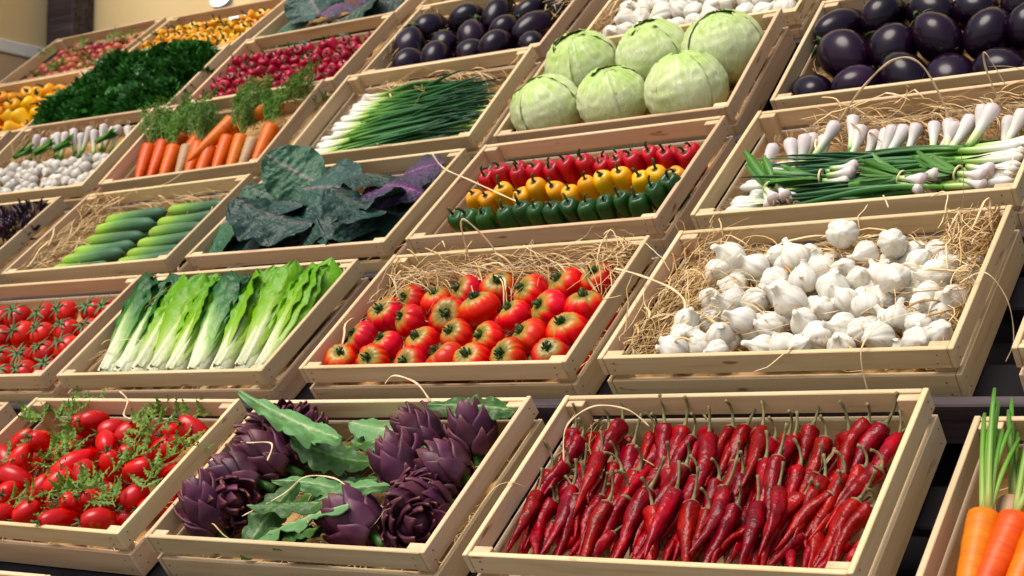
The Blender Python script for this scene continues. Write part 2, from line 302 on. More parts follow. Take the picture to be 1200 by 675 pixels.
# ------------------------------------------------------------------ crates: where each stands in the frame of the sloping stand
W, D, H = .60, .365, .10
CR = {
 'plum': (0, -0.7301, 0.1913, -0.0099, -0.0361, -0.0165), 'arti': (0, -0.0674, 0.1859, -0.0099, -0.0361, 0.0090),
 'chili': (0, 0.6004, 0.1947, -0.0099, -0.0361, 0.0194), 'carr2': (0, 1.2800, 0.1483, -0.0099, -0.0361, 0.0211),
 'stom': (1, -1.3971, 0.6404, -0.0293, -0.0233, -0.0009), 'rom': (1, -0.7456, 0.6398, -0.0293, -0.0233, 0.0027),
 'rib': (1, -0.0541, 0.6462, -0.0293, -0.0233, 0.0041), 'gar': (1, 0.6027, 0.6572, -0.0293, -0.0233, 0.0060),
 'r2r': (1, 1.2888, 0.6553, -0.0293, -0.0233, -0.0060), 'cuc': (2, -1.4023, 1.0812, -0.0557, -0.0279, 0.0150),
 'kale': (2, -0.7369, 1.0850, -0.0557, -0.0279, -0.0035), 'pep': (2, -0.0851, 1.0898, -0.0557, -0.0279, 0.0048),
 'gg': (2, 0.5865, 1.0928, -0.0557, -0.0279, 0.0034), 'bas': (2, -2.1244, 1.0848, -0.0557, -0.0279, -0.0020),
 'gmix': (3, -2.1430, 1.5444, -0.0767, 0.0622, -0.0155), 'car': (3, -1.4776, 1.5417, -0.0767, 0.0622, 0.0200),
 'oni': (3, -0.7967, 1.5480, -0.0767, 0.0622, -0.0008), 'cab': (3, -0.1227, 1.5349, -0.0767, 0.0622, 0.0050),
 'egg': (3, 0.5706, 1.5405, -0.0767, 0.0622, -0.0009), 'rad': (4, -1.5567, 2.0167, -0.1198, 0.0201, 0.0035),
 'egg2': (4, -0.8626, 2.0254, -0.1198, 0.0201, 0.0004), 'mush': (4, -0.1409, 1.9976, -0.1198, 0.0201, -0.0094),
 'pink': (5, -2.9506, 2.4711, -0.1638, -0.0432, 0.0049), 'yel': (5, -2.3052, 2.4457, -0.1638, -0.0432, -0.0265),
 'r1l': (0, -1.4000, 0.1806, -0.0099, -0.0361, 0.0), 'par': (4, -2.2300, 2.0110, -0.1198, 0.0201, 0.0),
 'yor': (4, -2.9000, 2.0110, -0.1198, 0.0201, 0.0), 'gm0': (3, -2.8100, 1.5431, -0.0767, 0.0622, 0.0),
 'kale2': (5, -1.6300, 2.4589, -0.1638, -0.0432, 0.0), 'r6': (5, -0.9500, 2.4589, -0.1638, -0.0432, 0.0),
 'r5r': (4, 0.5500, 2.0110, -0.1198, 0.0201, 0.0), 'r0': (-1, -0.80, -0.285, 0.010, -0.03, 0.0),
}
def FR(k):
    """crate frame: u right, v towards the back, w up from the crate floor"""
    r, x, y, z, t, a = CR[k]
    return ROOT @ T_(x, y, z) @ Matrix.Rotation(t, 4, 'X') @ Matrix.Rotation(a, 4, 'Z') @ T_(0, 0, -H)
FRM = {k: FR(k) for k in CR}

# ------------------------------------------------------------------ ground, walls, stand
g = obj('ground', G().add([(-40, -40, 0), (40, -40, 0), (40, 40, 0), (-40, 40, 0)], [(0, 1, 2, 3)]).mesh('ground', 'paving', False)); tag(g, kind='structure')
YB = 2.35; XC = -3.52
def slab(name, x0, x1, y0, y1, z0, z1, mat, parent=None, b=.004):
    return obj(name, box_mesh(name, x1 - x0, y1 - y0, z1 - z0, mat, b), T_((x0 + x1) / 2, (y0 + y1) / 2, (z0 + z1) / 2), parent)
tag(slab('back_wall', XC - .3, 3.2, YB, YB + .2, 0, 4.2, 'wall'), 'cream plastered wall behind the top of the stand', 'wall')
sw = obj('side_wall', None, T_(XC, YB, 0)); tag(sw, 'cream side wall with white band, left of the dark timber post', 'wall')
slab('upper_plaster', -.25, -.004, -3.2, -.004, 2.926, 4.2, 'wall', sw)
slab('white_band', -.25, .008, -3.2, -.006, 2.872, 2.925, 'white', sw)
slab('lower_plaster', -.25, -.004, -3.2, -.004, 0, 2.871, 'wall2', sw)
tag(slab('timber_post', XC + .004, XC + .165, YB - .112, YB - .003, 0, 4.2, 'dark_wood', None, .008), 'dark brown square timber post in the corner of the cream walls', 'post')
for i, (x, z, lb) in enumerate(((-2.627, 3.010, 'white oval lamp on the wall just above the yellow pepper crate'), (-2.525, 2.938, 'white oval lamp on the wall seen through the yellow crate gap'))):
    prof = [(.0001, -.02), (.035, -.02), (.045, -.016), (.047, -.010), (.042, 0), (.030, .007), (.0001, .010)]
    V, F, cs = lathe(prof, 28); V[:, 1] *= .5
    base = G().add(*lathe([(.0001, 0), (.052, 0), (.052, .008), (.0001, .009)], 28)).mesh('lamp_base', 'grey')
    for v in base.vertices: v.co.y *= .5
    thing('wall_lamp', [('housing', base, None), ('cover', G().add(V, F, cs).mesh('lamp_cover', 'lamp'), T_(0, 0, .026))],
          T_(x, YB - .002, z) @ Matrix.Rotation(math.radians(90), 4, 'X') @ Matrix.Rotation(.15, 4, 'Z'), lb, 'lamp', 'oval lamps on the wall')

ROWY = {}
for k, c in CR.items(): ROWY.setdefault(c[0], []).append((c[2] - D / 2, c[3], c[4]))
stand = obj('market_stand', None, T_(0, 0, 0)); tag(stand, 'dark stained tiered timber stand carrying all the rows of crates', 'stand')
X0, X1 = -3.55, 2.1
me_lip = box_mesh('ledge_board', X1 - X0, .022, .075, 'dark_wood', .003)
me_shelf = box_mesh('shelf_board', X1 - X0, .085, .02, 'gap_shade', .003)  # shelves coloured with the painted shade instead of stained wood
for r in sorted(ROWY):
    y0 = min(q[0] for q in ROWY[r]); z = ROWY[r][0][1]; t = ROWY[r][0][2]
    base = ROOT @ T_((X0 + X1) / 2, y0 + D / 2, z) @ Matrix.Rotation(t, 4, 'X') @ T_(0, -D / 2, -H)
    obj('ledge_board', me_lip, base @ T_(0, -.016, -.003), stand)
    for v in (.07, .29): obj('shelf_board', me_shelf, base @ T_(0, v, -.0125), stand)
ry0, rz0, ry1, rz1 = -.35, .0, 2.85, -.20
rl = math.hypot(ry1 - ry0, rz1 - rz0)
me_raft = box_mesh('rafter', rl, .07, .10, 'dark_wood', .004)
ra = math.atan2(rz1 - rz0, ry1 - ry0)
for x in (-3.05, -1.73, -.40, .945, 1.95):
    m = ROOT @ T_(x, (ry0 + ry1) / 2, (rz0 + rz1) / 2 - H - .095) @ Matrix.Rotation(ra, 4, 'X') @ Matrix.Rotation(math.pi / 2, 4, 'Z')
    obj('rafter', me_raft, m, stand)
    for yy in (-.2, 1.3, 2.7):
        p = ROOT @ Vector((x, yy, rz0 + (rz1 - rz0) * (yy - ry0) / (ry1 - ry0) - H - .166))
        obj('leg', box_mesh('leg', p.z, .07, .09, 'dark_wood', .004), T_(x, p.y, p.z / 2) @ Matrix.Rotation(math.pi / 2, 4, 'Y'), stand)

me_back = box_mesh('shade_backing', X1 - X0, .148, .015, 'gap_shade', .002)  # boards added under the rafters to make the gaps read as deep shade
for i in range(22):
    yy = -.27 + .15 * i
    obj('shade_backing', me_back, ROOT @ T_((X0 + X1) / 2, yy, rz0 + (rz1 - rz0) * (yy - ry0) / (ry1 - ry0) - H - .156) @ Matrix.Rotation(ra, 4, 'X'), stand)

# ------------------------------------------------------------------ crates
TH = .009; UP, LO = .036, .052
me_lu = box_mesh('long_slat_upper', W - 2 * TH - .001, TH, UP, 'wood'); me_ll = box_mesh('long_slat_lower', W - 2 * TH - .001, TH, LO, 'wood')
me_su = box_mesh('side_slat_upper', D, TH, UP, 'wood'); me_sl = box_mesh('side_slat_lower', D, TH, LO, 'wood')
me_po = box_mesh('corner_post', H - .003, .032, .014, 'wood'); me_fl = box_mesh('floor_slat', W - 2 * TH - .002, .060, .006, 'wood')
R90 = Matrix.Rotation(math.pi / 2, 4, 'Z'); RY90 = Matrix.Rotation(math.pi / 2, 4, 'Y')
ng = G()
for sy in (-1, 1):
    for sx in (-1, 1):
        for ww in (H - UP * .3, H - UP * .72, LO * .3, LO * .72):
            for (px_, py_, dx_, dy_) in ((sx * (W / 2 - TH - .016 + .004 * math.sin(ww * 900 + sx)), sy * (D / 2 - .0003), 0, sy), (sx * (W / 2 + .0004), sy * (D / 2 - TH - .008 + .003 * math.sin(ww * 700)), sx, 0)):
                ring_ = [Vector((math.cos(a) * .0017, math.sin(a) * .0017, 0)) for a in (0, 1.047, 2.094, 3.1416, 4.189, 5.236)]
                q_ = aim((dx_, dy_, 0)); b_ = Vector((px_, py_, ww))
                ng.add([b_ + (q_ @ v) for v in ring_] + [b_ + (q_ @ (v * .8)) + Vector((dx_, dy_, 0)) * .0008 for v in ring_], [tuple(range(6, 12))] + [(i, (i + 1) % 6, 6 + (i + 1) % 6, 6 + i) for i in range(6)])
me_nail = ng.mesh('nails', 'nail', False)
def crate(k, label):
    r = obj('wooden_crate', None, FRM[k]); tag(r, label, 'crate', 'slatted wooden crates on the stand')
    rr = random.Random(sum(map(ord, k)))
    j = lambda a: rr.uniform(-a, a)
    for s in (-1, 1):
        obj('slat', me_lu, T_(0, s * (D / 2 - TH / 2 - .0006), H - UP / 2 + j(.0008)) @ Matrix.Rotation(j(.004), 4, 'Y') @ Matrix.Rotation(j(.0025), 4, 'Z'), r)
        obj('slat', me_ll, T_(0, s * (D / 2 - TH / 2 - .0006 - j(.0005)), LO / 2 + j(.0006)), r)
        m = T_(s * (W / 2 - TH / 2), 0, 0) @ R90
        obj('slat', me_su, T_(0, 0, H - UP / 2 + .0008 + j(.0006)) @ m, r); obj('slat', me_sl, T_(s * .0004, 0, LO / 2 + .0007) @ m, r)
        for q in (-1, 1):
            obj('corner_post', me_po, T_(s * (W / 2 - TH - .0165), q * (D / 2 - TH - .0078), H / 2 - .001) @ R90 @ RY90, r)
    tag(obj('nails', me_nail, Matrix(), r), kind='stuff')
    for i in range(5): obj('floor_slat', me_fl, T_(0, (i - 2) * .068, .0045 + j(.0004)), r)
    return r

def ribbon(g, P, wd, thk, c):
    V, F, _ = tube(P, np.concatenate([[wd * .4], np.full(len(P) - 2, wd), [wd * .3]]), 4, flat=thk / wd, cap=False)
    g.add(V, F, c)
def strand_path(rr, p, ang, L, up=.0, curl=3.0, n=8, wmin=.012, box=(.285, .17)):
    P = [np.array(p, float)]; k = rr.uniform(-curl, curl); vz = up; st = L / n
    for i in range(n):
        ang += k * st * 4 + rr.uniform(-.25, .25); vz += rr.uniform(-.35, .35) - .12
        q = P[-1] + st * np.array([math.cos(ang) * math.cos(vz), math.sin(ang) * math.cos(vz), math.sin(vz)])
        if q[2] < wmin: q[2] = wmin + rr.uniform(0, .004); vz = abs(vz) * .5
        if box:
            if abs(q[0]) > box[0]: q[0] = math.copysign(box[0], q[0]); ang = math.pi - ang
            if abs(q[1]) > box[1]: q[1] = math.copysign(box[1], q[1]); ang = -ang
        P.append(q)
    return np.array(P)
def straw(k, label, bed=.03, nbed=150, clumps=(), loose=3, seed=1):
    """bed of straw in a crate: an uneven pad with strands lying over it, thicker clumps and a few ends over the rim"""
    rr = random.Random(seed + sum(map(ord, k))); g = G()
    V, F, cs = sheet(26, 16, lambda s, t: ((s - .5) * .575, t * .168, bed - .010 + .012 * noise.noise(Vector((s * 14, t * 5, seed))) + .006 * noise.noise(Vector((s * 40, t * 13, seed)))),
                     lambda s, t: .0 + .22 * rr.random())
    g.add(V, F, cs)
    for i in range(nbed):
        P = strand_path(rr, (rr.uniform(-.28, .28), rr.uniform(-.16, .16), bed + rr.uniform(0, .012)), rr.uniform(0, 6.3), rr.uniform(.05, .15), wmin=bed)
        ribbon(g, P, rr.uniform(.0005, .0016), .0003, rr.random())
    for (u0, u1, v0, v1, w0, w1, n, ang, spread) in clumps:
        for i in range(int(n * 1.7)):
            p = (rr.uniform(u0, u1), rr.uniform(v0, v1), w0 + (w1 - w0) * rr.random() ** 1.3)
            P = strand_path(rr, p, ang + rr.uniform(-spread, spread), rr.uniform(.05, .16), rr.uniform(-.25, .35), 3.2, wmin=max(bed, w0 - .02))
            ribbon(g, P, rr.uniform(.0004, .0015) if rr.random() < .88 else rr.uniform(.0018, .0032), .0003, rr.random())
    for i in range(loose):
        e = rr.random(); s = rr.choice((-1, 1))
        p = (rr.uniform(-.27, .27), s * .165, .085) if e < .6 else (s * .28, rr.uniform(-.15, .15), .085)
        a = math.atan2(p[1] * 3, p[0]) + rr.uniform(-1, 1)
        P = strand_path(rr, p, a, rr.uniform(.04, .09), rr.uniform(.6, 1.1), 5.0, wmin=.06, box=None)
        P = [q if (abs(q[0]) < .29 and abs(q[1]) < .17) or q[2] > .103 else np.array([q[0], q[1], .104]) for q in P]
        ribbon(g, np.array(P), rr.uniform(.0008, .0016), .0004, rr.uniform(.4, 1))
    o = obj('straw', g.mesh('straw', 'straw'), FRM[k]); tag(o, label, 'straw', kind='stuff')

CRATES = {
 'plum': ('pale wooden crate of plum tomatoes with leafy sprigs at lower left', 'straw under the plum tomatoes'),
 'arti': ('pale wooden crate of purple artichokes with long green leaves', 'straw under the purple artichokes'),
 'chili': ('pale wooden crate full of long red chili peppers', 'straw under the red chili peppers'),
 'carr2': ('pale wooden crate of large carrots cut off at the lower right corner', 'straw under the large carrots at lower right'),
 'stom': ('wooden crate of vine tomatoes at the left edge, beside the romaine', 'straw under the vine tomatoes'),
 'rom': ('wooden crate of romaine heads between vine and ribbed tomatoes', 'straw around the romaine heads'),
 'rib': ('wooden crate of big ribbed tomatoes with straw behind them', 'tangled straw behind the ribbed tomatoes'),
 'gar': ('large pale crate heaped with white garlic above the chili crate', 'thick pale straw around the garlic heap above the chilies'),
 'r2r': ('wooden crate right of the garlic, cut by the right edge', 'straw in the crate cut by the right edge'),
 'cuc': ('wooden crate of two rows of cucumbers', 'thick straw left of the cucumbers'),
 'kale': ('wooden crate of dark cabbage leaves between cucumbers and coloured peppers', 'straw under the dark leaves beside the coloured peppers'),
 'pep': ('wooden crate of red, yellow and green peppers in rows', 'straw under the red, yellow and green peppers'),
 'gg': ('wooden crate of green garlic bunches at the right edge', 'straw behind the green garlic bulbs'),
 'bas': ('wooden crate of purple basil at the left edge', 'straw under the purple basil'),
 'gmix': ('wooden crate of small white onions left of the carrots', 'straw at the left of the small white onions'),
 'car': ('wooden crate of carrots with feathery green tops', 'straw under the carrots with feathery tops'),
 'oni': ('wooden crate of spring onions left of the cabbages', 'straw behind the spring onions'),
 'cab': ('wooden crate of six white cabbages', 'straw under the white cabbages'),
 'egg': ('wooden crate of eggplants in the upper right corner', 'straw under the eggplants in the upper right corner'),
 'rad': ('wooden crate of dark red peppers behind the carrots', 'straw under the dark red peppers'),
 'egg2': ('wooden crate of eggplants behind the spring onions', 'straw around the eggplants behind the spring onions'),
 'mush': ('wooden crate of garlic at the top, behind the cabbages', 'straw at the left of the garlic behind the cabbages'),
 'pink': ('topmost left wooden crate of pinkish red and green fruit', 'straw under the pinkish fruit in the topmost left crate'),
 'yel': ('wooden crate of small yellow peppers below the wall lamps', 'straw under the small yellow peppers'),
 'r1l': ('wooden crate left of the plum tomatoes, only a corner showing', 'straw in the crate left of the plum tomatoes'),
 'par': ('wooden crate buried under dark green parsley', 'straw under the parsley'),
 'yor': ('wooden crate of orange peppers left of the parsley', 'straw under the orange peppers'),
 'gm0': ('wooden crate left of the small white onions, mostly out of frame', 'straw in the crate left of the small onions'),
 'kale2': ('wooden crate of dark cabbage leaves at the top edge', 'straw under the dark leaves at the top edge'),
 'r6': ('wooden crate at the top edge behind the round eggplants', 'straw in the crate behind the round eggplants'),
 'r5r': ('wooden crate at the top edge behind the upper right eggplants', 'straw in the crate behind the upper right eggplants'),
 'r0': ('wooden crate below the ledge at the bottom left corner', 'straw in the crate below the bottom left ledge'),
}
PI = math.pi
CL = {
 'rib': dict(bed=.03, clumps=[(-.28, .28, .10, .165, .06, .105, 230, 0, .5), (-.28, -.2, .0, .16, .05, .1, 60, PI / 2, .7), (.2, .28, .08, .17, .07, .12, 60, .5, 1.5), (-.28, -.25, -.16, .1, .05, .085, 40, PI / 2, .4)], loose=4),
 'gar': dict(bed=.05, clumps=[(-.28, -.18, -.16, .05, .05, .10, 260, 1.2, .8), (-.28, -.18, .03, .15, .05, .11, 70, 1.2, .9), (.2, .28, -.02, .16, .06, .12, 120, .9, 1.0), (-.2, .25, .1, .16, .05, .09, 90, 0, .7), (-.15, .25, -.15, .1, .07, .1, 90, .2, .9), (.26, .285, -.1, 0, .09, .12, 24, -.3, .7)], loose=4),
 'gg': dict(bed=.03, clumps=[(-.2, .28, .08, .165, .05, .105, 220, 0, .6)], loose=4),
 'cuc': dict(bed=.04, clumps=[(-.28, -.17, -.16, .15, .05, .1, 170, 1.3, .7), (-.1, .2, .12, .16, .05, .09, 40, 0, .5)], loose=1),
 'chili': dict(bed=.014, nbed=60, clumps=[(-.28, -.24, .04, .15, .04, .075, 14, 1.3, .4)], loose=1),
 'arti': dict(bed=.025, clumps=[(-.1, .1, -.14, -.05, .03, .05, 60, .4, 1)], loose=1),
 'rom': dict(bed=.02, clumps=[(-.28, -.22, -.16, .1, .05, .1, 36, 1.4, .6)], loose=1),
 'oni': dict(bed=.03, clumps=[(-.24, .15, .10, .16, .05, .09, 70, 0, .7), (.24, .28, -.1, .15, .03, .07, 40, 1.5, .6)], loose=1),
 'egg2': dict(bed=.03, clumps=[(-.28, -.24, -.1, .15, .06, .1, 50, 1.4, .5), (.2, .28, .0, .16, .06, .12, 90, 1.2, .9)], loose=1),
 'mush': dict(bed=.04, clumps=[(-.285, -.24, -.16, .15, .06, .12, 90, 1.3, .7)], loose=1),
 'gmix': dict(bed=.04, clumps=[(-.28, -.15, .0, .16, .05, .09, 60, .6, .8)], loose=1),
}
for k, (lb, sb) in CRATES.items():
    crate(k, lb); straw(k, sb, **CL.get(k, dict(bed=.03, loose=0)))

CAMD = Vector((.58, -.656, .48))          # rough direction of the visitor, for things set out facing the aisle
def rj(a): return random.uniform(-a, a)

# ------------------------------------------------------------------ produce: prototypes
def sepals(g, n, L, wd, curl, z0=0.0, seed=0, base=.004):
    rr = random.Random(seed)
    for i in range(n):
        a = 2 * PI * i / n + rr.uniform(-.2, .2); l = L * rr.uniform(.75, 1.2); cu = curl + rr.uniform(-.5, .5); P = []
        r, z, e = base * .3, z0, rr.uniform(.0, .35)
        for q in range(6):
            P.append((r * math.cos(a), r * math.sin(a), z)); r += l / 5 * math.cos(e); z += l / 5 * math.sin(e); e += cu / 5; a += rr.uniform(-.08, .08)
        V, F, cs = tube(P, np.array([.9, 1, .9, .7, .45, .12]) * wd, 5, flat=.4); g.add(V, F, cs)
def stem_tube(g, P, r0, r1, n=6):
    k = len(P); V, F, cs = tube(P, np.linspace(r0, r1, k), n); g.add(V, F, cs)

# ribbed tomato
def ribbed(seed):
    rr = random.Random(seed); n = rr.choice((8, 9, 10, 11)); R = .037; ph = [rr.uniform(-.25, .25) for _ in range(n)]; am = [rr.uniform(.5, 1.3) for _ in range(n)]
    def mod(th, q):
        m = np.ones_like(th)
        for i in range(n):
            d = np.angle(np.exp(1j * (th - 2 * PI * i / n - ph[i]))); m -= (.080 + .095 * max(0, q - .35)) * am[i] * np.exp(-(np.abs(d) / .12) ** 1.5)
        return m * (1 + .04 * np.cos(2 * th + seed) + .03 * np.cos(3 * th + seed * 2))
    rz = []
    for i in range(23):
        a = PI * i / 22; r = R * math.sin(a) ** .82 if 0 < i < 22 else .0002; z = -.74 * R * math.cos(a)
        z -= .17 * R * math.exp(-(r / (.42 * R)) ** 2) * (1 if a > PI / 2 else -.4); rz.append((r, z))
    def cf(th, q):
        c = np.full_like(th, .95 * max(0, (q - .48) / .52) ** 1.1) + .10 * np.cos(th + seed) * q
        for i in range(n):
            d = np.angle(np.exp(1j * (th - 2 * PI * i / n - ph[i]))); c = c + .42 * am[i] * np.exp(-(d / .10) ** 2) * max(0, q - .32)
        return c
    body = G().add(*lathe(rz, 60, mod, cf)).mesh('ribbed_tomato_body', 'rib')
    g = G(); zt = .74 * R - .17 * R - .001; sepals(g, 6, .017, .0034, 2.2, zt + .001, seed)
    stem_tube(g, [(0, 0, zt - .003), (.001, 0, zt + .005), (.003, .001, zt + .010), (.007, .002, zt + .013)], .0042, .0034)
    return [('body', body, None), ('calyx', g.mesh('calyx', 'calyx'), None)]
RIBS = [ribbed(i) for i in range(6)]

def round_tomato(seed, mat, R, el, lob, cal, caln, call, calcurl, name):
    rr = random.Random(seed); n = rr.choice((4, 5, 6)); p = rr.uniform(0, 6)
    rz = []
    for i in range(19):
        a = PI * i / 18; r = R * math.sin(a) if 0 < i < 18 else .0002; z = -R * el * math.cos(a)
        if a > PI / 2: z -= .14 * R * math.exp(-(r / (.35 * R)) ** 2)
        rz.append((r, z))
    body = G().add(*lathe(rz, 36, lambda th, q: 1 + lob * np.cos(n * th + p) * q + .02 * np.cos(2 * th + p))).mesh(name, mat)
    g = G(); zt = R * el - .14 * R; sepals(g, caln, call, call * .13, calcurl, zt + .001, seed)
    stem_tube(g, [(0, 0, zt - .002), (0, .001, zt + .006), (.003, .002, zt + .013)], .0022, .0018)
    return [('body', body, None), ('calyx', g.mesh('calyx', cal), None)]
VINES = [round_tomato(i, 'vine', .0305, .9, .03, 'calyx2', 7, .031, -.55, 'vine_tomato_body') for i in range(4)]
PLUMS = [round_tomato(i, 'plum', .0205, (1.75, 1.55, 1.35, 1.9)[i], .025, 'calyx2', 5, .013, .9, 'plum_tomato_body') for i in range(4)]
BERRY = [round_tomato(i, 'berry', .019, 1.0, .03, 'calyx', 5, .012, 1.2, 'small_fruit_body') for i in range(3)]

def chili(seed):
    rr = random.Random(seed); L = rr.uniform(.122, .152); R = rr.uniform(.0110, .0134); k = 30; b1, b2 = rr.uniform(-.016, .016), rr.uniform(-.008, .008); tw = rr.uniform(-.005, .005)
    s = np.linspace(0, 1, k); P = np.stack([s * L, b1 * np.sin(s * PI * .9) + tw * np.sin(s * 5), b2 * np.sin(s * PI)], 1)
    rad = R * np.minimum(1, (s + .01) / .05) ** .5 * (1 - s ** 1.5) ** .85 * (1 + .10 * np.sin(s * 9 + seed)) + .0006
    ph = rr.uniform(0, 6)
    def mod(th, q):
        return np.array([1 + .22 * noise.noise(Vector((math.cos(t) * 1.3 + seed * 3, math.sin(t) * 1.3, q * 9))) + .07 * math.cos(3 * t + ph + q * 2.5) + .06 * noise.noise(Vector((math.cos(t) * 3, math.sin(t) * 3 + seed, q * 26))) for t in th])
    body = G().add(*tube(P, rad, 14, mod)).mesh('chili_body', 'chili')
    g = G(); a = rr.uniform(.3, 1.5); ll = rr.uniform(.036, .056); Q = []; x, z, y = .002, 0, 0; e = rr.uniform(-.1, .3); sd = rr.uniform(-.5, .5)
    for i in range(8):
        Q.append((x, y, z)); x -= ll / 7 * math.cos(e); z += ll / 7 * math.sin(e); y += ll / 7 * sd * .5; e += a / 7 * 1.6
    V, F, cs = tube(Q, [.0056, .0034, .0025, .0022, .0021, .0021, .0023, .0029], 7); g.add(V, F, cs)
    V, F, cs = tube([(.006, 0, 0), (.0035, 0, 0), (.0, 0, 0), (-.002, 0, 0)], [R * .88, R * .86, R * .55, .002], 10); g.add(V, F, cs)
    return [('body', body, None), ('stem', g.mesh('stem', 'chili_stem'), None)], L
CHILIS = [chili(i) for i in range(14)]

def garlic(seed):
    rr = random.Random(seed); n = rr.choice((7, 8, 9, 10)); R = rr.uniform(.0235, .027); ph = [rr.uniform(-.2, .2) for _ in range(n)]; am = [rr.uniform(.3, 1.5) for _ in range(n)]
    def mod(th, q):
        m = np.ones_like(th); f = math.sin(PI * min(1, q * 1.25)) ** .6 if q < .8 else .15
        for i in range(n):
            d = np.angle(np.exp(1j * (th - 2 * PI * i / n - ph[i]))); m -= .10 * am[i] * f * np.exp(-(np.abs(d) / .13) ** 1.4)
        return m * (1 + .05 * np.cos(2 * th + seed) + .035 * np.cos(3 * th + 2 * seed))
    nk = R * rr.uniform(.18, .62)
    rz = [(.0002, .003), (R * .25, .001), (R * .55, 0), (R * .82, R * .22), (R * .97, R * .52), (R, R * .82), (R * .93, R * 1.12), (R * .76, R * 1.38), (R * .54, R * 1.58), (R * .36, R * 1.74), (R * .25, R * 1.74 + nk * .35), (R * .22, R * 1.74 + nk * .65), (R * .21, R * 1.74 + nk * .9), (R * .18, R * 1.74 + nk), (.0002, R * 1.73 + nk)]
    b1, b2 = rr.uniform(-.35, .35) * R, rr.uniform(-.35, .35) * R
    body = G().add(*lathe(rz, 44, mod, None, lambda q: (b1 * max(0, q - .5) ** 1.5 * 2.5, b2 * max(0, q - .5) ** 1.5 * 2.5))).mesh('garlic_bulb_body', 'garlic')
    g = G(); g.add(*lathe([(.0002, -.003), (R * .28, -.0028), (R * .33, .0005), (R * .2, .003)], 12))
    for i in range(10):
        a = rr.uniform(0, 6.3); q = rr.uniform(.1, .3) * R; stem_tube(g, [(q * math.cos(a), q * math.sin(a), 0), (q * 1.6 * math.cos(a), q * 1.6 * math.sin(a), -.005)], .0006, .0003, 4)
    return [('bulb', body, T_(0, 0, -R * .8)), ('root', g.mesh('root', 'garlic_root'), T_(0, 0, -R * .8))]
GARLICS = [garlic(i) for i in range(8)]

def pepper(seed, mat, R=.0195, hh=.034, lob=.07):
    rr = random.Random(seed); n = rr.choice((3, 3, 4)); p = rr.uniform(0, 6); R *= rr.uniform(.93, 1.07)
    pr = [(0, -1), (.3, -.985), (.55, -.92), (.72, -.78), (.80, -.55), (.86, -.2), (.95, .15), (1.0, .45), (.97, .68), (.86, .85), (.66, .95), (.42, .97), (.22, .92), (.12, .86)]
    body = G().add(*lathe([(max(.0003, a * R), b * hh) for a, b in pr], 36, lambda th, q: 1 + lob * np.cos(n * th + p) * (.6 + .4 * q) + .03 * np.cos(2 * th + 2 * p), None,
                   lambda q: (.002 * math.sin(q * 3 + p), .002 * math.cos(q * 2 + p)))).mesh('pepper_body', mat)
    g = G(); zt = hh * .88; g.add(*lathe([(.0002, zt + .004), (R * .20, zt + .003), (R * .36, zt + .001), (R * .42, zt - .002)], 14))
    a = rr.uniform(0, 6.3); l = rr.uniform(.013, .024)
    stem_tube(g, [(0, 0, zt), (.001 * math.cos(a), .001 * math.sin(a), zt + l * .5), (.004 * math.cos(a), .004 * math.sin(a), zt + l * .85), (.008 * math.cos(a), .008 * math.sin(a), zt + l)], .0026, .0021, 7)
    return [('body', body, None), ('stem', g.mesh('stem', 'calyx'), None)]
PEP = {c: [pepper(i + 10 * j, m, .0185, .039, .09) for i in range(7)] for j, (c, m) in enumerate((('red', 'pep_red'), ('yellow', 'pep_yel'), ('green', 'pep_grn')))}
PEP_ORG = [pepper(i, 'pep_org', .020, .026) for i in range(3)]
PEP_SMALL = [pepper(i, 'pep_yel', .015, .017) for i in range(3)] + [pepper(7, 'pep_org', .015, .017)]
PEP_RED2 = [pepper(i + 40, 'rad_red', .0165, .025) for i in range(4)]

def cucumber(seed):
    rr = random.Random(seed); L = .215; k = 22; s = np.linspace(0, 1, k); b = rr.uniform(-.006, .006)
    P = np.stack([s * L, b * np.sin(s * PI), .003 * np.sin(s * PI)], 1); R = .0170 * rr.uniform(.93, 1.08)
    rad = R * np.clip(np.sin(np.clip(s / .16, 0, 1) * PI / 2), .03, 1) ** .55 * np.clip(np.sin(np.clip((1 - s) / .14, 0, 1) * PI / 2), .03, 1) ** .55 * (.93 + .07 * np.sin(s * PI))
    body = G().add(*tube(P, rad, 20, lambda th, q: 1 + .022 * np.cos(10 * th))).mesh('cucumber_body', 'cucumber')
    g = G(); stem_tube(g, [(L - .003, 0, .001), (L + .008, .001, .002)], .003, .002)
    return [('body', body, None), ('stem', g.mesh('stem', 'calyx'), None)]
CUCS = [cucumber(i) for i in range(4)]

def eggplant(seed, R=.0485):
    rr = random.Random(seed); k = 22; rz = []; el = rr.uniform(1.18, 1.5)
    for i in range(k):
        a = PI * i / (k - 1); r = R * math.sin(a) ** .92 * (1 - .16 * max(0, -math.cos(a)) ** 1.2 * 0 - .22 * max(0, math.cos(PI - a)) ** 1.4) if 0 < i < k - 1 else .0003
        rz.append((r, -R * el * math.cos(a)))
    body = G().add(*lathe(rz, 40, lambda th, q: 1 + .03 * np.cos(3 * th + seed) * q + .035 * np.cos(2 * th + 2 * seed), None, lambda q: (.010 * math.sin(q * 3) * math.cos(seed * 2), .010 * math.sin(q * 3) * math.sin(seed * 2)))).mesh('eggplant_body', 'eggplant')
    g = G(); zt = R * el - .006; sepals(g, 5, .034, .008, -1.1, zt + .004, seed, .012); stem_tube(g, [(0, 0, zt), (.001, 0, zt + .014), (.006, 0, zt + .026)], .008, .006, 8)
    return [('body', body, None), ('calyx', g.mesh('calyx', 'calyx'), None)]
EGGS = [eggplant(i) for i in range(5)]

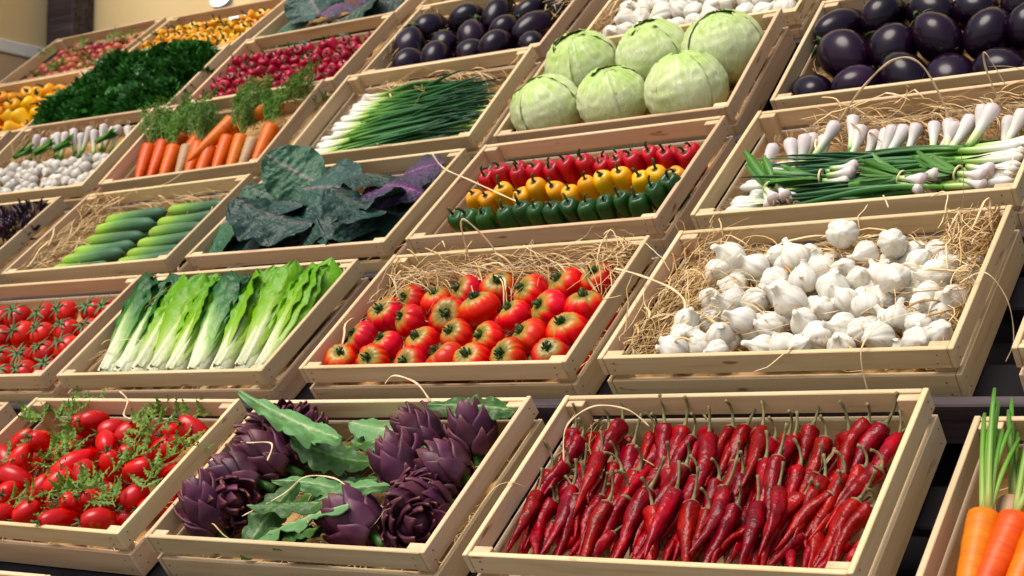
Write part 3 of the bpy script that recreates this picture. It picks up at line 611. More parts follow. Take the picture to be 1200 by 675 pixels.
def vein(th, phi, seed, n=9):
    v = 0.0
    for i in range(n):
        d = (th - 2 * PI * i / n - .25 * math.sin(phi * 2 + i)); d = math.atan2(math.sin(d), math.cos(d)); v = max(v, math.exp(-(d * math.sin(phi) / .035) ** 2))
    return v
def cabbage(seed):
    rr = random.Random(seed); R = .083
    def patch(th0, th1, p0, p1, off, sd, nu=40, nv=34, edge=True):
        def pos(s, t):
            th = th0 + (th1 - th0) * (t + 1) / 2; ph = p0 + (p1 - p0) * s; m = (t if edge else 0)
            if edge: ph = p0 + (p1 - p0 - .20 * m * m - .05 * math.sin(9 * t + sd)) * s
            ve = branch(th, ph, sd); nz_ = noise.noise(Vector((th * 3 + sd, ph * 5, sd)))
            r = R + off + .0022 * ve + .0022 * nz_ + .0014 * noise.noise(Vector((th * 11, ph * 16, sd)))
            if edge: e = max(s, abs(t)); r += .0022 * max(0, e - .82) / .18 * (noise.noise(Vector((th * 4, ph * 4, sd + 3))) + .3) - .0006
            return (r * math.sin(ph) * math.cos(th), r * math.sin(ph) * math.sin(th), .90 * r * math.cos(ph)), ve
        return sheet(nu, nv, lambda s, t: pos(s, t)[0], lambda s, t: min(1, max(0, .28 + .95 * max(0, pos(s, t)[0][2] / R - .42) + .16 * noise.noise(Vector((s * 3, t * 3, sd))) - .30 * pos(s, t)[1])))
    def branch(th, ph, sd):
        v = 0.0                                               # a fan of veins that leave the stalk end and fork
        for i in range(7):
            th_i = i * 2 * PI / 7 + sd
            for q in range(-3, 4):
                d = th - th_i - q * .11 * (PI - ph) * .9; d = math.atan2(math.sin(d), math.cos(d)); wv = .030 if q == 0 else .017
                v = max(v, (1 if q == 0 else .7) * math.exp(-(d * math.sin(ph) / wv) ** 2))
        return v
    core = G().add(*patch(0, 2 * PI, .002, PI - .01, -.004, seed, 44, 90, False)).mesh('cabbage_core', 'cabbage')
    spec = [('head', core, None)]
    for i in range(4):
        a = i * 1.9 + seed; g = G().add(*patch(a, a + rr.uniform(2.2, 2.9), PI - .15, rr.uniform(.25, .75), .0005 + .0016 * i, seed * 5 + i))
        spec.append(('outer_leaf', g.mesh('cabbage_outer_leaf', 'cabbage'), None))
    return spec
CABS = [cabbage(i + 1) for i in range(3)]

# artichoke
def bract_mesh(seed, L=.040, Wd=.017):
    rr = random.Random(seed); g = G()
    def f(off):
        def q(s, t):
            wd = Wd * max(.03, (1 - s ** 2.4) ** .9) * (.72 + .28 * math.sin(PI * min(1, s * 1.3))); x = t * wd
            y = .0105 * math.sin(s * PI * .62) - .32 * x * x / Wd - off + .0015 * noise.noise(Vector((s * 4, t * 2, seed)))
            y -= .006 * max(0, s - .6) ** 1.3
            return (x, y, s * L)
        return q
    A, F, c = sheet(9, 7, f(0)); B, F2, c2 = sheet(9, 7, f(.0032)); g.add(A, F, c); g.add(B, [q[::-1] for q in F2], c2)
    rim = [j for j in range(7)] + [i * 7 + 6 for i in range(1, 9)] + [56 + j for j in range(5, -1, -1)] + [i * 7 for i in range(7, 0, -1)]
    n = len(rim); g.F += [(rim[(i + 1) % n], rim[i], 63 + rim[i], 63 + rim[(i + 1) % n]) for i in range(n)]
    return g.mesh('bract', 'bract')
BR = [bract_mesh(i) for i in range(4)]
core_me = G().add(*lathe([(.0002, -.03), (.02, -.03), (.036, -.01), (.038, .012), (.030, .035), (.014, .050), (.0002, .054)], 20)).mesh('artichoke_core', 'bract')
stalk_me = G().add(*tube([(0, 0, -.028), (.001, 0, -.045), (.003, .001, -.062)], [.011, .0095, .009], 9)).mesh('artichoke_stalk', 'artleaf2')
def artichoke(seed):
    rr = random.Random(seed); spec = [('core', core_me, None), ('stalk', stalk_me, None)]; n = 26
    for i in range(n):
        q = i / (n - 1); a = i * 2.39996 + rr.uniform(-.15, .15); lat = -.75 + 1.95 * q ** .92; zr = .037
        r = .034 * math.cos(lat) ** .8 if lat < 1.45 else .004; z = .038 * math.sin(lat) - .004
        tilt = (.40 - .60 * q) + rr.uniform(-.12, .14); m = T_(r * math.cos(a), r * math.sin(a), z - .012) @ Matrix.Rotation(a - PI / 2, 4, 'Z') @ Matrix.Rotation(-tilt, 4, 'X') @ S_((1.16 + .40 * math.sin(PI * (.15 + .7 * q))) * rr.uniform(.86, 1.12))
        spec.append(('bract', BR[rr.randrange(4)], m))
    return spec
ARTS = [artichoke(i) for i in range(4)]

# leaves: a blade along +X with the upper side +Z
def leaf(name, mat, L, Wd, prof, nu=26, nv=11, cup=0.0, curl=0.0, ruffle=0.0, rf=7.0, rib=.0, seed=0, sway=0.0, nveins=7, puck=0.0, serr=0.0, thick=.0007, c0=0.0):
    g = G()
    def pos(s, t, off=0.0):
        wd = Wd * prof(s) * (1 + serr * (abs(math.sin(s * 22)) - .5)); y = t * wd; a = curl * s
        x = L * (math.sin(a) / curl if abs(curl) > 1e-3 else s); z = L * ((1 - math.cos(a)) / curl if abs(curl) > 1e-3 else 0)
        dz = -cup * (abs(t) ** 1.7) * wd + ruffle * abs(t) ** 2 * math.sin(rf * 2 * PI * s + 1.5 * math.sin(4 * s + seed) + (2 if t > 0 else 0)) * (prof(s) ** .5) + puck * noise.noise(Vector((s * 16, t * 5, seed))) * min(1, 2.5 * s)
        dz += rib * math.exp(-(t / .12) ** 2) * (1 - .7 * s) - .6 * puck * veinv(s, t)
        return (x - math.sin(a) * (dz - off), y + sway * s * s * L, z + math.cos(a) * (dz - off))
    def veinv(s, t):
        q = (s * nveins - abs(t) * 1.5); d = abs(q - round(q)); return math.exp(-(d / .09) ** 2) * (1 - .4 * abs(t)) if .06 < s < .96 else 0
    def col(s, t):
        m = abs(t) / .10 / (1.0 - .55 * s); v = min(1.0, m * .12); return min(1, max(c0, v if m < 1 else .16 + .7 * min(1, (abs(t) - .1)) - .10 * veinv(s, t)))
    A, F, c = sheet(nu, nv, pos, col); g.add(A, F, c)
    if thick:
        B, F2, c2 = sheet(nu, nv, lambda s, t: pos(s, t, thick), col); g.add(B, [q[::-1] for q in F2], c2)
    return g.mesh(name, mat)
p_long = lambda s: max(.03, (math.sin(PI * min(1, .04 + .96 * s)) ** .55) * (.55 + .45 * min(1, s * 1.6)))
p_oval = lambda s: max(.02, math.sin(PI * min(1, .05 + .93 * s)) ** .6)
p_lobe = lambda s: max(.04, math.sin(PI * min(1, .03 + .95 * s)) ** .8 * (.14 + .86 * (1 - (s * 4.5) % 1) ** 1.2))
p_rom = lambda s: min(1, .45 + s * 7) * p_rom0(s)
p_rom0 = lambda s: .50 + .50 * math.sin(PI * min(1, s * .78)) ** 1.6 if s < .80 else (.50 + .50 * math.sin(PI * .624) ** 1.6) * max(.12, math.cos((s - .80) / .20 * PI / 2) ** .6)

def romaine_leaf(seed, mat, L, Wd, cup, curl):
    g = G()
    def pos(s, t, off=0):
        wd = Wd * p_rom(s); a = curl * (s - .2); th = t * (1.25 - .55 * s) * cup; rr_ = wd / max(.3, (1.25 - .55 * s) * cup)
        y = rr_ * math.sin(th); z = rr_ * (math.cos(th) - 1); e = min(1, max(0, s - .3) / .4)
        z += e * (.0055 * noise.noise(Vector((s * 13 + seed, t * 4.5, seed))) + .0035 * noise.noise(Vector((s * 30, t * 10, seed))) + .0045 * abs(t) ** 3 * math.sin(s * 34 + seed + 2 * t))
        z += .0045 * math.exp(-(t / .16) ** 2) * (1 - s * .8) + .02 * curl * s * s - off
        return (s * L, y + .004 * e * abs(t) ** 2 * math.sin(34 * s + seed), z)
    def col(s, t): return min(1, max(0, 1.05 * s + .20 * (abs(t) - .35) - (.30 * math.exp(-(t / (.20 - .14 * s)) ** 2) * (1.15 - s)) + .03))
    A, F, c = sheet(34, 17, pos, col); g.add(A, F, c)
    B, F2, c2 = sheet(34, 17, lambda s, t: pos(s, t, .0012), col); g.add(B, [q[::-1] for q in F2], c2)
    return g.mesh('romaine_leaf', mat)
ROML = {m: [romaine_leaf(i + j * 9, m, (.295, .285, .265, .29)[i], (.047, .050, .044, .052)[i], (1.0, 1.15, .9, 1.05)[i], (.10, -.1, .2, .05)[i]) for i in range(4)] for j, m in enumerate(('romaine_dark', 'romaine_light'))}
def romaine(seed, m):
    rr = random.Random(seed); spec = []
    for i in range(7):
        a = (-.9, .9, -.45, .5, 0.05, 2.6, -2.6)[i] + rr.uniform(-.15, .15); rad = (.017, .017, .021, .021, .025, .014, .014)[i]
        spec.append(('leaf', ROML[m][rr.randrange(4)], T_(rr.uniform(0, .012) - .004, -rad * math.sin(a), rad * math.cos(a)) @ Matrix.Rotation(a, 4, 'X') @ Matrix.Rotation(rr.uniform(-.06, .02), 4, 'Y') @ Matrix.Rotation(rr.uniform(-.05, .05), 4, 'Z') @ S_(rr.uniform(.9, 1.02))))
    base = G().add(*tube([(-.006, 0, 0), (0, 0, 0), (.03, 0, 0), (.07, 0, 0), (.11, 0, 0)], [.014, .020, .023, .020, .012], 14, None, True, [.0, .0, .04, .1, .2])).mesh('romaine_base', m)
    return spec + [('base', base, None)]

# spring onion / green garlic: bulb and stalk along +X, leaves after it
def onion(seed, mat, bulb=.0085, Ls=.085, Ll=.30, neck=.0048, nl=3, leafmat='onion_leaf', wl=.0042):
    bw = .13 if bulb < .01 else random.Random(seed).uniform(.20, .30)
    rr = random.Random(seed); s = np.linspace(0, 1, 14); b = rr.uniform(-.006, .006)
    P = np.stack([s * Ls, b * s * s, 0 * s], 1)
    rad = neck * (1 - .1 * s) + (bulb - neck) * np.exp(-((s - .15) / bw) ** 2); rad[0] = bulb * .25; rad[1] = max(rad[1], bulb * .75)
    st = G().add(*tube(P, rad, 10, None, True, list(s))).mesh('stalk', mat)
    g = G()
    for i in range(9):
        a = rr.uniform(0, 6.3); stem_tube(g, [(.001, .0015 * math.cos(a), .0015 * math.sin(a)), (-.006, .004 * math.cos(a), .004 * math.sin(a)), (-.012 - rr.uniform(0, .006), .006 * math.cos(a), .005 * math.sin(a))], .0006, .0003, 3)
    spec = [('stalk', st, None), ('root', g.mesh('root', 'garlic_root'), None)]
    for i in range(nl):
        l = Ll * rr.uniform(.8, 1.05); a = rr.uniform(-.10, .10); d = rr.uniform(-.25, .02); q = np.linspace(0, 1, 12)
        Q = np.stack([Ls * .96 + q * l, b + a * q * l + .012 * rr.uniform(-1, 1) * np.sin(q * 5), .003 * (i - 1) + .5 * d * q * q * l * .35], 1)
        spec.append(('leaf', G().add(*tube(Q, wl * np.array([.7, .9, 1, 1, 1, 1, .95, .9, .8, .65, .45, .1]), 7, None, True, list(q), .5)).mesh('onion_leaf', leafmat), None))
    return spec
SPRING = [onion(i, 'white_stalk', .0092, .095, .35, .0055, 4, 'onion_leaf', .0046) for i in range(6)]
SHORTG = [onion(i + 20, 'pink_stalk', .0125, .080, .10, .0068, 2) for i in range(7)]
LONGG = [onion(i + 30, 'white_stalk', .0088, .11, .36, .0058, 4, 'onion_leaf', .005) for i in range(4)]

#PART3
# ------------------------------------------------------------------ produce: set out in the crates
def put(k, name, spec, pos, rot, sc, label, cat, group):
    return thing(name, spec, FRM[k] @ T_(*pos) @ rot @ S_(sc), label, cat, group)

# ribbed tomatoes
RIB = [(-0.2, 0.068), (-0.134, 0.059), (-0.072, 0.081), (-0.006, 0.094), (0.083, 0.069), (0.153, 0.086), (0.22, 0.093), (-0.234, 0.02), (-0.15, -0.012), (-0.072, 0.006), (-0.003, 0.019), (0.087, -0.004), (0.158, 0.008), (0.227, 0.016), (-0.242, -0.055), (-0.166, -0.08), (-0.078, -0.084), (-0.007, -0.066), (0.071, -0.078), (0.158, -0.074), (0.23, -0.061), (-0.255, -0.118), (-0.163, -0.132), (-0.077, -0.135), (0.002, -0.132), (0.069, -0.138), (0.143, -0.132), (0.23, -0.128)]
for (u, v), lb in zip(RIB, row_labels('big ribbed red tomato with green stem', RIB, 4)):
    ax = Vector((rj(.5) - .05, -.22 + rj(.45), .9))
    put('rib', 'ribbed_tomato', random.choice(RIBS), (u, v, .070 + rj(.006)), aim(ax, rj(3)), random.uniform(.88, 1.10), lb, 'tomato', 'ribbed tomatoes in the straw-lined crate')
for i in range(16):
    u, v = -.245 + (i % 8) * .07, (.03, -.10)[i // 8] + rj(.01)
    put('rib', 'ribbed_tomato', random.choice(RIBS), (u, v, .038), aim((rj(.5), rj(.5), 1), rj(3)), .9, 'ribbed tomato half hidden under the top layer in its crate', 'tomato', 'lower layer of ribbed tomatoes')

# vine tomatoes
STOM = [(-0.205, .09), (-0.135, 0.084), (-0.067, 0.08), (0.022, 0.087), (0.098, 0.089), (0.186, 0.095), (.25, .085), (-.2, .01), (-.12, .005), (-0.05, 0.0), (0.015, 0.015), (0.097, 0.007), (0.177, 0.014), (0.243, 0.022), (-.18, -.07), (-.1, -.075), (-.03, -.078), (0.04, -0.081), (0.105, -0.076), (0.175, -0.062), (0.24, -0.05), (-.1, -.135), (-.03, -.135), (.035, -.135), (0.098, -0.137), (0.172, -0.134), (0.243, -0.124)]
for (u, v), lb in zip(STOM, row_labels('red vine tomato with pale green star calyx', STOM, 4)):
    put('stom', 'vine_tomato', random.choice(VINES), (u, v, .066 + rj(.004)), aim((rj(.3), -.35 + rj(.3), 1), rj(3)), random.uniform(1.0, 1.15), lb, 'tomato', 'vine tomatoes at the left edge')

# plum tomatoes with sprigs
PLUM = [(-0.076, 0.13), (-0.016, 0.115), (-0.104, 0.122), (0.051, 0.099), (0.021, 0.067), (0.095, 0.057), (0.172, 0.072), (0.223, 0.112), (-0.244, 0.063), (-0.167, 0.065), (-0.257, 0.026), (-0.193, 0.01), (-0.153, -0.036), (-0.008, -0.046), (-0.127, -0.078), (-0.027, -0.125), (-0.077, -0.136), (-0.054, -0.061), (-0.015, 0.005), (0.038, -0.018), (0.081, 0.014), (0.168, 0.001), (0.206, -0.058), (0.083, -0.094), (0.123, -0.079), (0.181, -0.131), (0.088, -0.142), (-0.1, 0.054), (-.23, -.04), (-.2, -.1), (-.25, -.13), (-.15, -.14)]
lab = row_labels('glossy red plum tomato among leafy sprigs', PLUM, 5)
for i, (u, v) in enumerate(PLUM):
    ax = Vector((.9, .35, .15)) if i == 21 else Vector((rj(1), -.5 + rj(.8), rj(.7) + .25))
    put('plum', 'plum_tomato', random.choice(PLUMS), (u, v, .074 + rj(.008) + (.012 if i in (0, 4, 21, 13) else 0)), aim(ax, rj(3)), random.uniform(1.0, 1.2), lab[i], 'tomato', 'plum tomatoes in the lower left crate')
for i in range(38):
    put('plum', 'plum_tomato', random.choice(PLUMS), (rj(.26), rj(.14), .042 + rj(.008)), aim((rj(1), rj(1), rj(.4)), rj(3)), .95, 'plum tomato half hidden under the top layer in its crate', 'tomato', 'lower layer of plum tomatoes')
LOBE = [leaf('sprig_leaf', 'sprig', .046, .0082, p_lobe, 32, 7, .3, .2 + .35 * i, .0015, 5, .0004, i, 0, 6, .001, 0, 0) for i in range(4)]
def sprig(seed, n=9, L=.075):
    rr = random.Random(seed); P = [(0, 0, 0)]; e = rr.uniform(.05, .4); a = 0
    for i in range(7):
        q = P[-1]; P.append((q[0] + L / 7 * math.cos(e) * math.cos(a), q[1] + L / 7 * math.cos(e) * math.sin(a), q[2] + L / 7 * math.sin(e))); e -= .12; a += rr.uniform(-.15, .15)
    g = G(); stem_tube(g, P, .0013, .0006, 5); spec = [('stem', g.mesh('stem', 'sprig_stem'), None)]
    for i in range(n):
        p = P[1 + int(i * 6.5 / n)]; sd = (-1) ** i
        spec.append(('leaf', LOBE[rr.randrange(4)], T_(*p) @ Matrix.Rotation(sd * rr.uniform(.6, 1.3), 4, 'Z') @ Matrix.Rotation(-rr.uniform(-.25, .35), 4, 'Y') @ Matrix.Rotation(rr.uniform(-.8, .8), 4, 'X') @ S_(rr.uniform(.7, 1.15))))
    spec.append(('leaf', LOBE[0], T_(*P[-1]) @ Matrix.Rotation(-.2, 4, 'Y') @ S_(.9))); return spec
SPRIGS = [sprig(i) for i in range(5)]
SPR = [(-.19, .12, 1.2), (-.15, .09, .4), (-.12, .10, 2.2), (-.07, .07, 2.9), (-.23, -.01, .8), (.03, .12, .5), (.07, .12, 1.2), (.12, .10, .3), (.17, .12, .9), (.21, .06, .2), (.13, .04, 2), (-.02, .03, 3.3), (-.10, .0, .6), (-.05, -.02, 5.6), (.04, -.06, 4.6), (.12, -.03, 1), (.0, -.09, .4), (.07, -.12, 1.0), (.14, -.12, 1.6), (.22, -.11, 2.6), (.22, -.02, 1.2), (.24, -.06, 1.9), (-.10, -.11, .3), (-.22, .12, 2.6), (-.14, .13, 1.7), (.10, -.05, 3)]
for i, ((u, v, a), lb) in enumerate(zip(SPR, row_labels('leafy green sprig lying over the plum tomatoes', SPR, 4))):
    put('plum', 'leafy_sprig', SPRIGS[i % 5], (u, v, .088 + rj(.006)), Matrix.Rotation(a, 4, 'Z') @ Matrix.Rotation(rj(.4), 4, 'X'), random.uniform(.8, 1.15), lb, 'sprig', 'leafy sprigs among the plum tomatoes')

# chili peppers: three shingled rows over a lower layer
rows = [(.130, 21, .062), (.052, 22, .060), (-.016, 21, .060)]
UV = []; CH = []
for v0, n, w0 in rows:
    for i in range(n):
        u = -.272 + .535 * i / (n - 1) + rj(.006); v = v0 + rj(.02)
        UV.append((u, v0)); CH.append((u, v, w0 + rj(.008) + (.008 if i % 3 == 0 else 0)))
names_ = []
for b, (v0, n, _) in zip(('back', 'middle', 'front'), rows):
    for i in range(n): names_.append(f'wrinkled red chili pepper, {ORD[i]} from left in the {b} row of its crate')
for (u, v, w_), lb in zip(CH, names_):
    hd = -PI / 2 + rj(.24) + .02 + (.10 if u < -.2 else 0) - (.26 if u > .2 else 0)
    sp, L_ = random.choice(CHILIS); sc = min(random.uniform(.88, 1.08), (v + .170) / L_ if v < .0 else 9)
    put('chili', 'chili_pepper', sp, (u, v, w_), Matrix.Rotation(hd, 4, 'Z') @ Matrix.Rotation(.10 + rj(.10), 4, 'Y') @ Matrix.Rotation(rj(.7), 4, 'X'), sc, lb, 'chili pepper', 'red chili peppers in rows')
for i in range(84):
    u = -.258 + .515 * ((i * .618) % 1); v = (.14, .06, .0)[i % 3] + rj(.02)
    if i >= 58: v = -.055 + rj(.012); u = -.268 + .528 * (i - 58) / 25
    put('chili', 'chili_pepper', random.choice(CHILIS)[0], (u, v, .040 + rj(.008)), Matrix.Rotation(-PI / 2 + rj(.35) - (.3 if u > .2 else -.3 if u < -.2 else 0), 4, 'Z') @ Matrix.Rotation(rj(.06), 4, 'Y') @ Matrix.Rotation(rj(3), 4, 'X'), .94 if v > .04 else .85 if i < 58 else .72,
        'red chili pepper half buried under the top rows of its crate', 'chili pepper', 'lower layer of chili peppers')

# garlic
GAR = [(-0.179, 0.064), (-0.164, 0.093), (-0.114, 0.078), (-0.087, 0.111), (-0.049, 0.097), (0.034, 0.124), (0.078, 0.094), (0.128, 0.094), (0.221, 0.06), (0.176, 0.065), (0.006, 0.066), (0.049, 0.057), (0.086, 0.03), (0.115, 0.042), (-0.064, 0.038), (-0.003, 0.018), (0.055, -0.005), (-0.173, -0.002), (-0.125, -0.016), (-0.081, -0.019), (-0.008, -0.038), (0.047, -0.047), (0.084, -0.031), (0.12, -0.043), (0.157, 0.0), (0.211, -0.049), (0.219, 0.014), (0.258, -0.039), (0.213, -0.018), (-0.188, -0.065), (-0.176, -0.108), (-0.145, -0.119), (-0.108, -0.107), (-0.072, -0.086), (-0.032, -0.083), (0.029, -0.082), (0.066, -0.12), (0.1, -0.1), (0.131, -0.106), (0.166, -0.125), (0.18, -0.078), (0.218, -0.094), (0.228, -0.137), (0.257, -0.117), (-0.101, -0.145), (-0.178, -0.142), (-0.022, -0.14), (0.013, -0.14), (0.045, -0.143), (0.109, -0.142), (0.165, 0.032), (-.14, .03), (-.04, -.0)]
hi = {5: .026, 7: .024, 24: .020, 1: .012, 15: .014, 33: .014, 16: .008, 0: .008, 20: .010, 26: .006}
def garlic_rot(): return aim((rj(1), -.25 + rj(1), .15 + random.random()), rj(3))
for i, ((u, v), lb) in enumerate(zip(GAR, row_labels('white garlic bulb above the chilies', GAR, 6))):
    rot = aim((.45, -.72, .5), rj(1)) if i in (7, 24) else garlic_rot()
    put('gar', 'garlic_bulb', random.choice(GARLICS), (u, v, .080 + hi.get(i, 0) + rj(.004)), rot, random.uniform(.80, 1.0) * (1.12 if i in hi else 1), lb, 'garlic', 'garlic bulbs in the large garlic crate')
for i in range(70):
    put('gar', 'garlic_bulb', random.choice(GARLICS), (-.185 + .45 * ((i * .618) % 1), -.14 + .265 * ((i * .4142) % 1), .062 + rj(.008)), garlic_rot(), random.uniform(.78, .94), 'white garlic bulb half buried low in the garlic heap', 'garlic', 'lower layer of garlic bulbs')

# artichokes and their leaves
ART = [(-0.195, 0.128), (-0.240, 0.1), (-0.178, 0.045), (-0.218, -0.002), (-0.16, .09), (-0.232, -0.110), (-0.226, -0.06), (0.108, 0.110), (0.226, 0.112), (0.210, 0.030), (0.122, 0.018), (0.165, -0.045), (0.108, -0.100), (0.214, -0.052), (0.205, -0.108)]
lab = row_labels('purple artichoke head in the leafy crate', ART, 4)
for i, (u, v) in enumerate(ART):
    u = max(-.222, min(.212, u)); v = max(-.098, min(.108, v)); ax = Vector((rj(1.0), -.05 + rj(.7), .42 + rj(.3)))
    put('arti', 'artichoke', ARTS[i % 4], (u, v, .070 + rj(.006)), aim(ax, rj(3)) @ Matrix.Diagonal((.92, .92, 1.12, 1)), random.uniform(.80, .95), lab[i], 'artichoke', 'purple artichokes')
AL = [leaf('artichoke_leaf', m, .30, .034, p_long, 40, 13, .35, cu, .008, 4, .005, i, sw_, 11, .006, .28, .0016) for i, (m, cu, sw_) in enumerate((('artleaf', .35, .0), ('artleaf', -.55, .12), ('artleaf', -.25, -.15), ('artleaf2', .2, .15), ('artleaf2', -.3, 0), ('artleaf2', .4, -.1)))]
def lay(k, name, me, a, b, wa, wb, roll, L, label, cat, group, wsc=1.0):
    """a leaf from point a to point b of the crate"""
    A, B = Vector((*a, wa)), Vector((*b, wb)); d = B - A; s = d.length / L
    q = aim(d, 0, 'X') @ Matrix.Rotation(roll, 4, 'X')
    o = obj(name, me, FRM[k] @ T_(*A) @ q @ Matrix.Diagonal((s, s * wsc, s, 1))); tag(o, label, cat, group); return o
LEAVES = [(0, (-.275, .125), (.07, -.005), .165, .112, .15, 'long pale artichoke leaf sticking up over the crate back corner', .55),
          (1, (.165, -.06), (-.07, -.055), .118, .112, -.5, 'short pale artichoke leaf arched across the middle of the crate', .8),
          (2, (.12, -.112), (-.125, -.155), .122, .092, .45, 'pale toothed artichoke leaf resting at the crate front', .8),
          (3, (-.04, -.045), (-.125, -.165), .108, .08, -.6, 'dark artichoke leaf curving down behind the pale front leaf', 1.9),
          (4, (.06, .10), (-.16, .085), .080, .070, .3, 'dark artichoke leaf at the back between the two groups of heads', 1.7),
          (5, (.06, .03), (-.13, .035), .088, .080, -.2, 'dark artichoke leaf under the long pale leaf', 1.5),
          (3, (.09, -.09), (-.02, -.155), .085, .06, .5, 'dark artichoke leaf low at the crate front middle', 2.0),
          (4, (.13, .13), (.285, .155), .125, .112, .2, 'green artichoke leaf over the far right corner heads', 1.5),
          (4, (.06, .06), (.22, .02), .09, .10, .3, 'green artichoke leaf between the right hand heads', 1.3),
          (2, (.085, .065), (-.10, .13), .085, .075, .1, 'pale artichoke leaf lying along the crate back', 1.2),
          (5, (-.04, -.02), (.10, -.04), .08, .075, .1, 'small dark leaf beneath the arched pale leaf', 2.2),
          (4, (.08, .0), (-.10, -.01), .075, .070, .1, 'dark leaf low in the middle of the artichoke crate', 1.8),
          (3, (.10, -.075), (-.10, -.095), .100, .095, .2, 'narrow dark leaf crossing the middle of the artichoke crate', .9),
          (2, (-.12, -.03), (.07, -.02), .095, .10, .3, 'narrow pale leaf pointing right in the middle of the artichokes', .8),
          (5, (-.10, -.12), (.09, -.145), .078, .075, -.2, 'dark leaf lying low along the front of the artichoke crate', 1.1),
          (0, (.10, .13), (-.06, .125), .070, .065, .1, 'half hidden green leaf against the back slats of the artichoke crate', 1.8)]
for i, a, b, wa, wb, ro, lb, ws in LEAVES:
    lay('arti', 'artichoke_leaf', AL[i], a, b, wa, wb, ro, .30, lb, 'leaf', 'leaves among the artichokes', ws)

# romaine
ROM = [(-.205, -.265, 'romaine_dark'), (-.158, -.205, 'romaine_dark'), (-.108, -.165, 'romaine_light'), (-.058, -.105, 'romaine_light'), (-.004, -.05, 'romaine_light'), (.062, .0, 'romaine_dark'), (.128, .075, 'romaine_light'), (.192, .155, 'romaine_light'), (.250, .232, 'romaine_light')]
for i, (u0, u1, m) in enumerate(ROM):
    d = Vector((u1 - u0, .27, .030 + rj(.008)))
    put('rom', 'romaine_head', romaine(i, m), (u0, -.138, .058), aim(d, rj(.2), 'X'), 1.02 + rj(.04), f'{"dark" if "dark" in m else "light"} green romaine head, {ORD[i]} from left in its crate', 'lettuce', 'romaine heads in one row')

# cucumbers
CUC = [(-0.173, -0.136), (-0.172, -0.098), (-0.160, -0.058), (-0.157, -0.014), (-0.165, 0.033), (-0.165, 0.078), (0.066, -0.134), (0.066, -0.094), (0.068, -0.052), (0.068, -0.006), (0.060, 0.042), (0.050, 0.098)]
for i, (u, v) in enumerate(CUC):
    put('cuc', 'cucumber', CUCS[i % 4], (u, v + .003, .066), Matrix.Rotation(rj(.05) + .03, 4, 'Z') @ Matrix.Rotation(rj(3), 4, 'X'), 1.0 if i < 6 else .96,
        f'green cucumber with pale end, {ORD[i % 6]} from the front in the {"left" if i < 6 else "right"} stack', 'cucumber', 'cucumbers in two stacks')
for i in range(9):
    put('cuc', 'cucumber', CUCS[i % 4], (-.16 if i < 5 else .06, -.13 + .055 * (i % 5), .034), Matrix.Rotation(rj(.05), 4, 'Z'), .96, 'cucumber hidden beneath the upper cucumbers', 'cucumber', 'lower layer of cucumbers')

# dark cabbage leaves
KL = {m: [leaf('cabbage_leaf', m, .20, .088, p_oval, 44, 25, .22, cu, .008, 2.4, .005, i + 3, .05, 7, .0055, 0, .001) for i, cu in enumerate((-.5, .45, -.9))] for m in ('kale', 'kale_green', 'kale_purple')}
KA = [('kale_green', (-.185, -.075), (-.345, -.030), .118, .116, -.3, 'veined grey green cabbage leaf hanging over the crate left side', 1.1),
      ('kale', (.03, -.085), (-.20, -.065), .098, .122, .25, 'long dark ribbed cabbage leaf across the front', .78),
      ('kale', (.10, -.10), (-.03, -.04), .105, .128, -.3, 'dark puckered cabbage leaf in the middle behind the front leaf', 1.1),
      ('kale', (.08, .02), (-.13, .055), .112, .155, -.25, 'large nearly black cabbage leaf at the back middle', .95),
      ('kale', (.25, -.085), (.09, -.06), .110, .135, .45, 'rolled dark cabbage leaf with a purple rib', 1.0),
      ('kale_purple', (.12, .02), (.275, .03), .112, .150, -.2, 'purple veined cabbage leaf near the right back corner', 1.05),
      ('kale', (.22, -.11), (.07, -.105), .085, .11, .5, 'folded dark leaf by the crate front edge', .8),
      ('kale_green', (-.06, .07), (-.19, .10), .115, .175, -.3, 'grey green cabbage leaf upright at the left back corner', 1.0),
      ('kale', (.04, .07), (.19, .065), .115, .170, -.5, 'dark cabbage leaf with curled back edge', .9),
      ('kale_purple', (.19, .08), (.28, .11), .105, .125, .2, 'small purple cabbage leaf at the right back corner', 1.1),
      ('kale_green', (-.12, .04), (-.265, .05), .095, .110, .15, 'green cabbage leaf lying on the left side', .9),
      ('kale_green', (.12, -.125), (.25, -.125), .080, .090, .2, 'small green leaf in the right front corner', .6),
      ('kale', (-.04, -.02), (-.17, .02), .110, .138, .35, 'dark leaf standing up in the middle left of the pile', 1.0),
      ('kale', (.14, -.03), (.26, -.05), .105, .120, -.35, 'dark leaf turned to the right side of the crate', 1.0),
      ('kale', (-.10, -.10), (-.22, -.115), .090, .098, -.1, 'small dark leaf in the left front corner', .8),
      ('kale', (-.26, -.07), (-.03, -.08), .07, .08, 0, 'dark cabbage leaf at the bottom left of the pile', .9),
      ('kale', (.27, -.03), (.05, -.06), .07, .08, 0, 'dark cabbage leaf at the bottom right of the pile', 1.0),
      ('kale', (-.25, .08), (-.02, .06), .07, .085, 0, 'dark cabbage leaf at the bottom back of the pile', 1.0),
      ('kale', (.26, .07), (.03, .06), .07, .08, 0, 'dark cabbage leaf under the purple leaf', 1.0)]
for i, (m, a, b, wa, wb, ro, lb, ws) in enumerate(KA):
    lay('kale', 'cabbage_leaf', KL[m][i % 3], a, b, wa, wb, ro, .20, lb, 'leaf', 'dark cabbage leaves beside the coloured peppers', ws * 1.18)
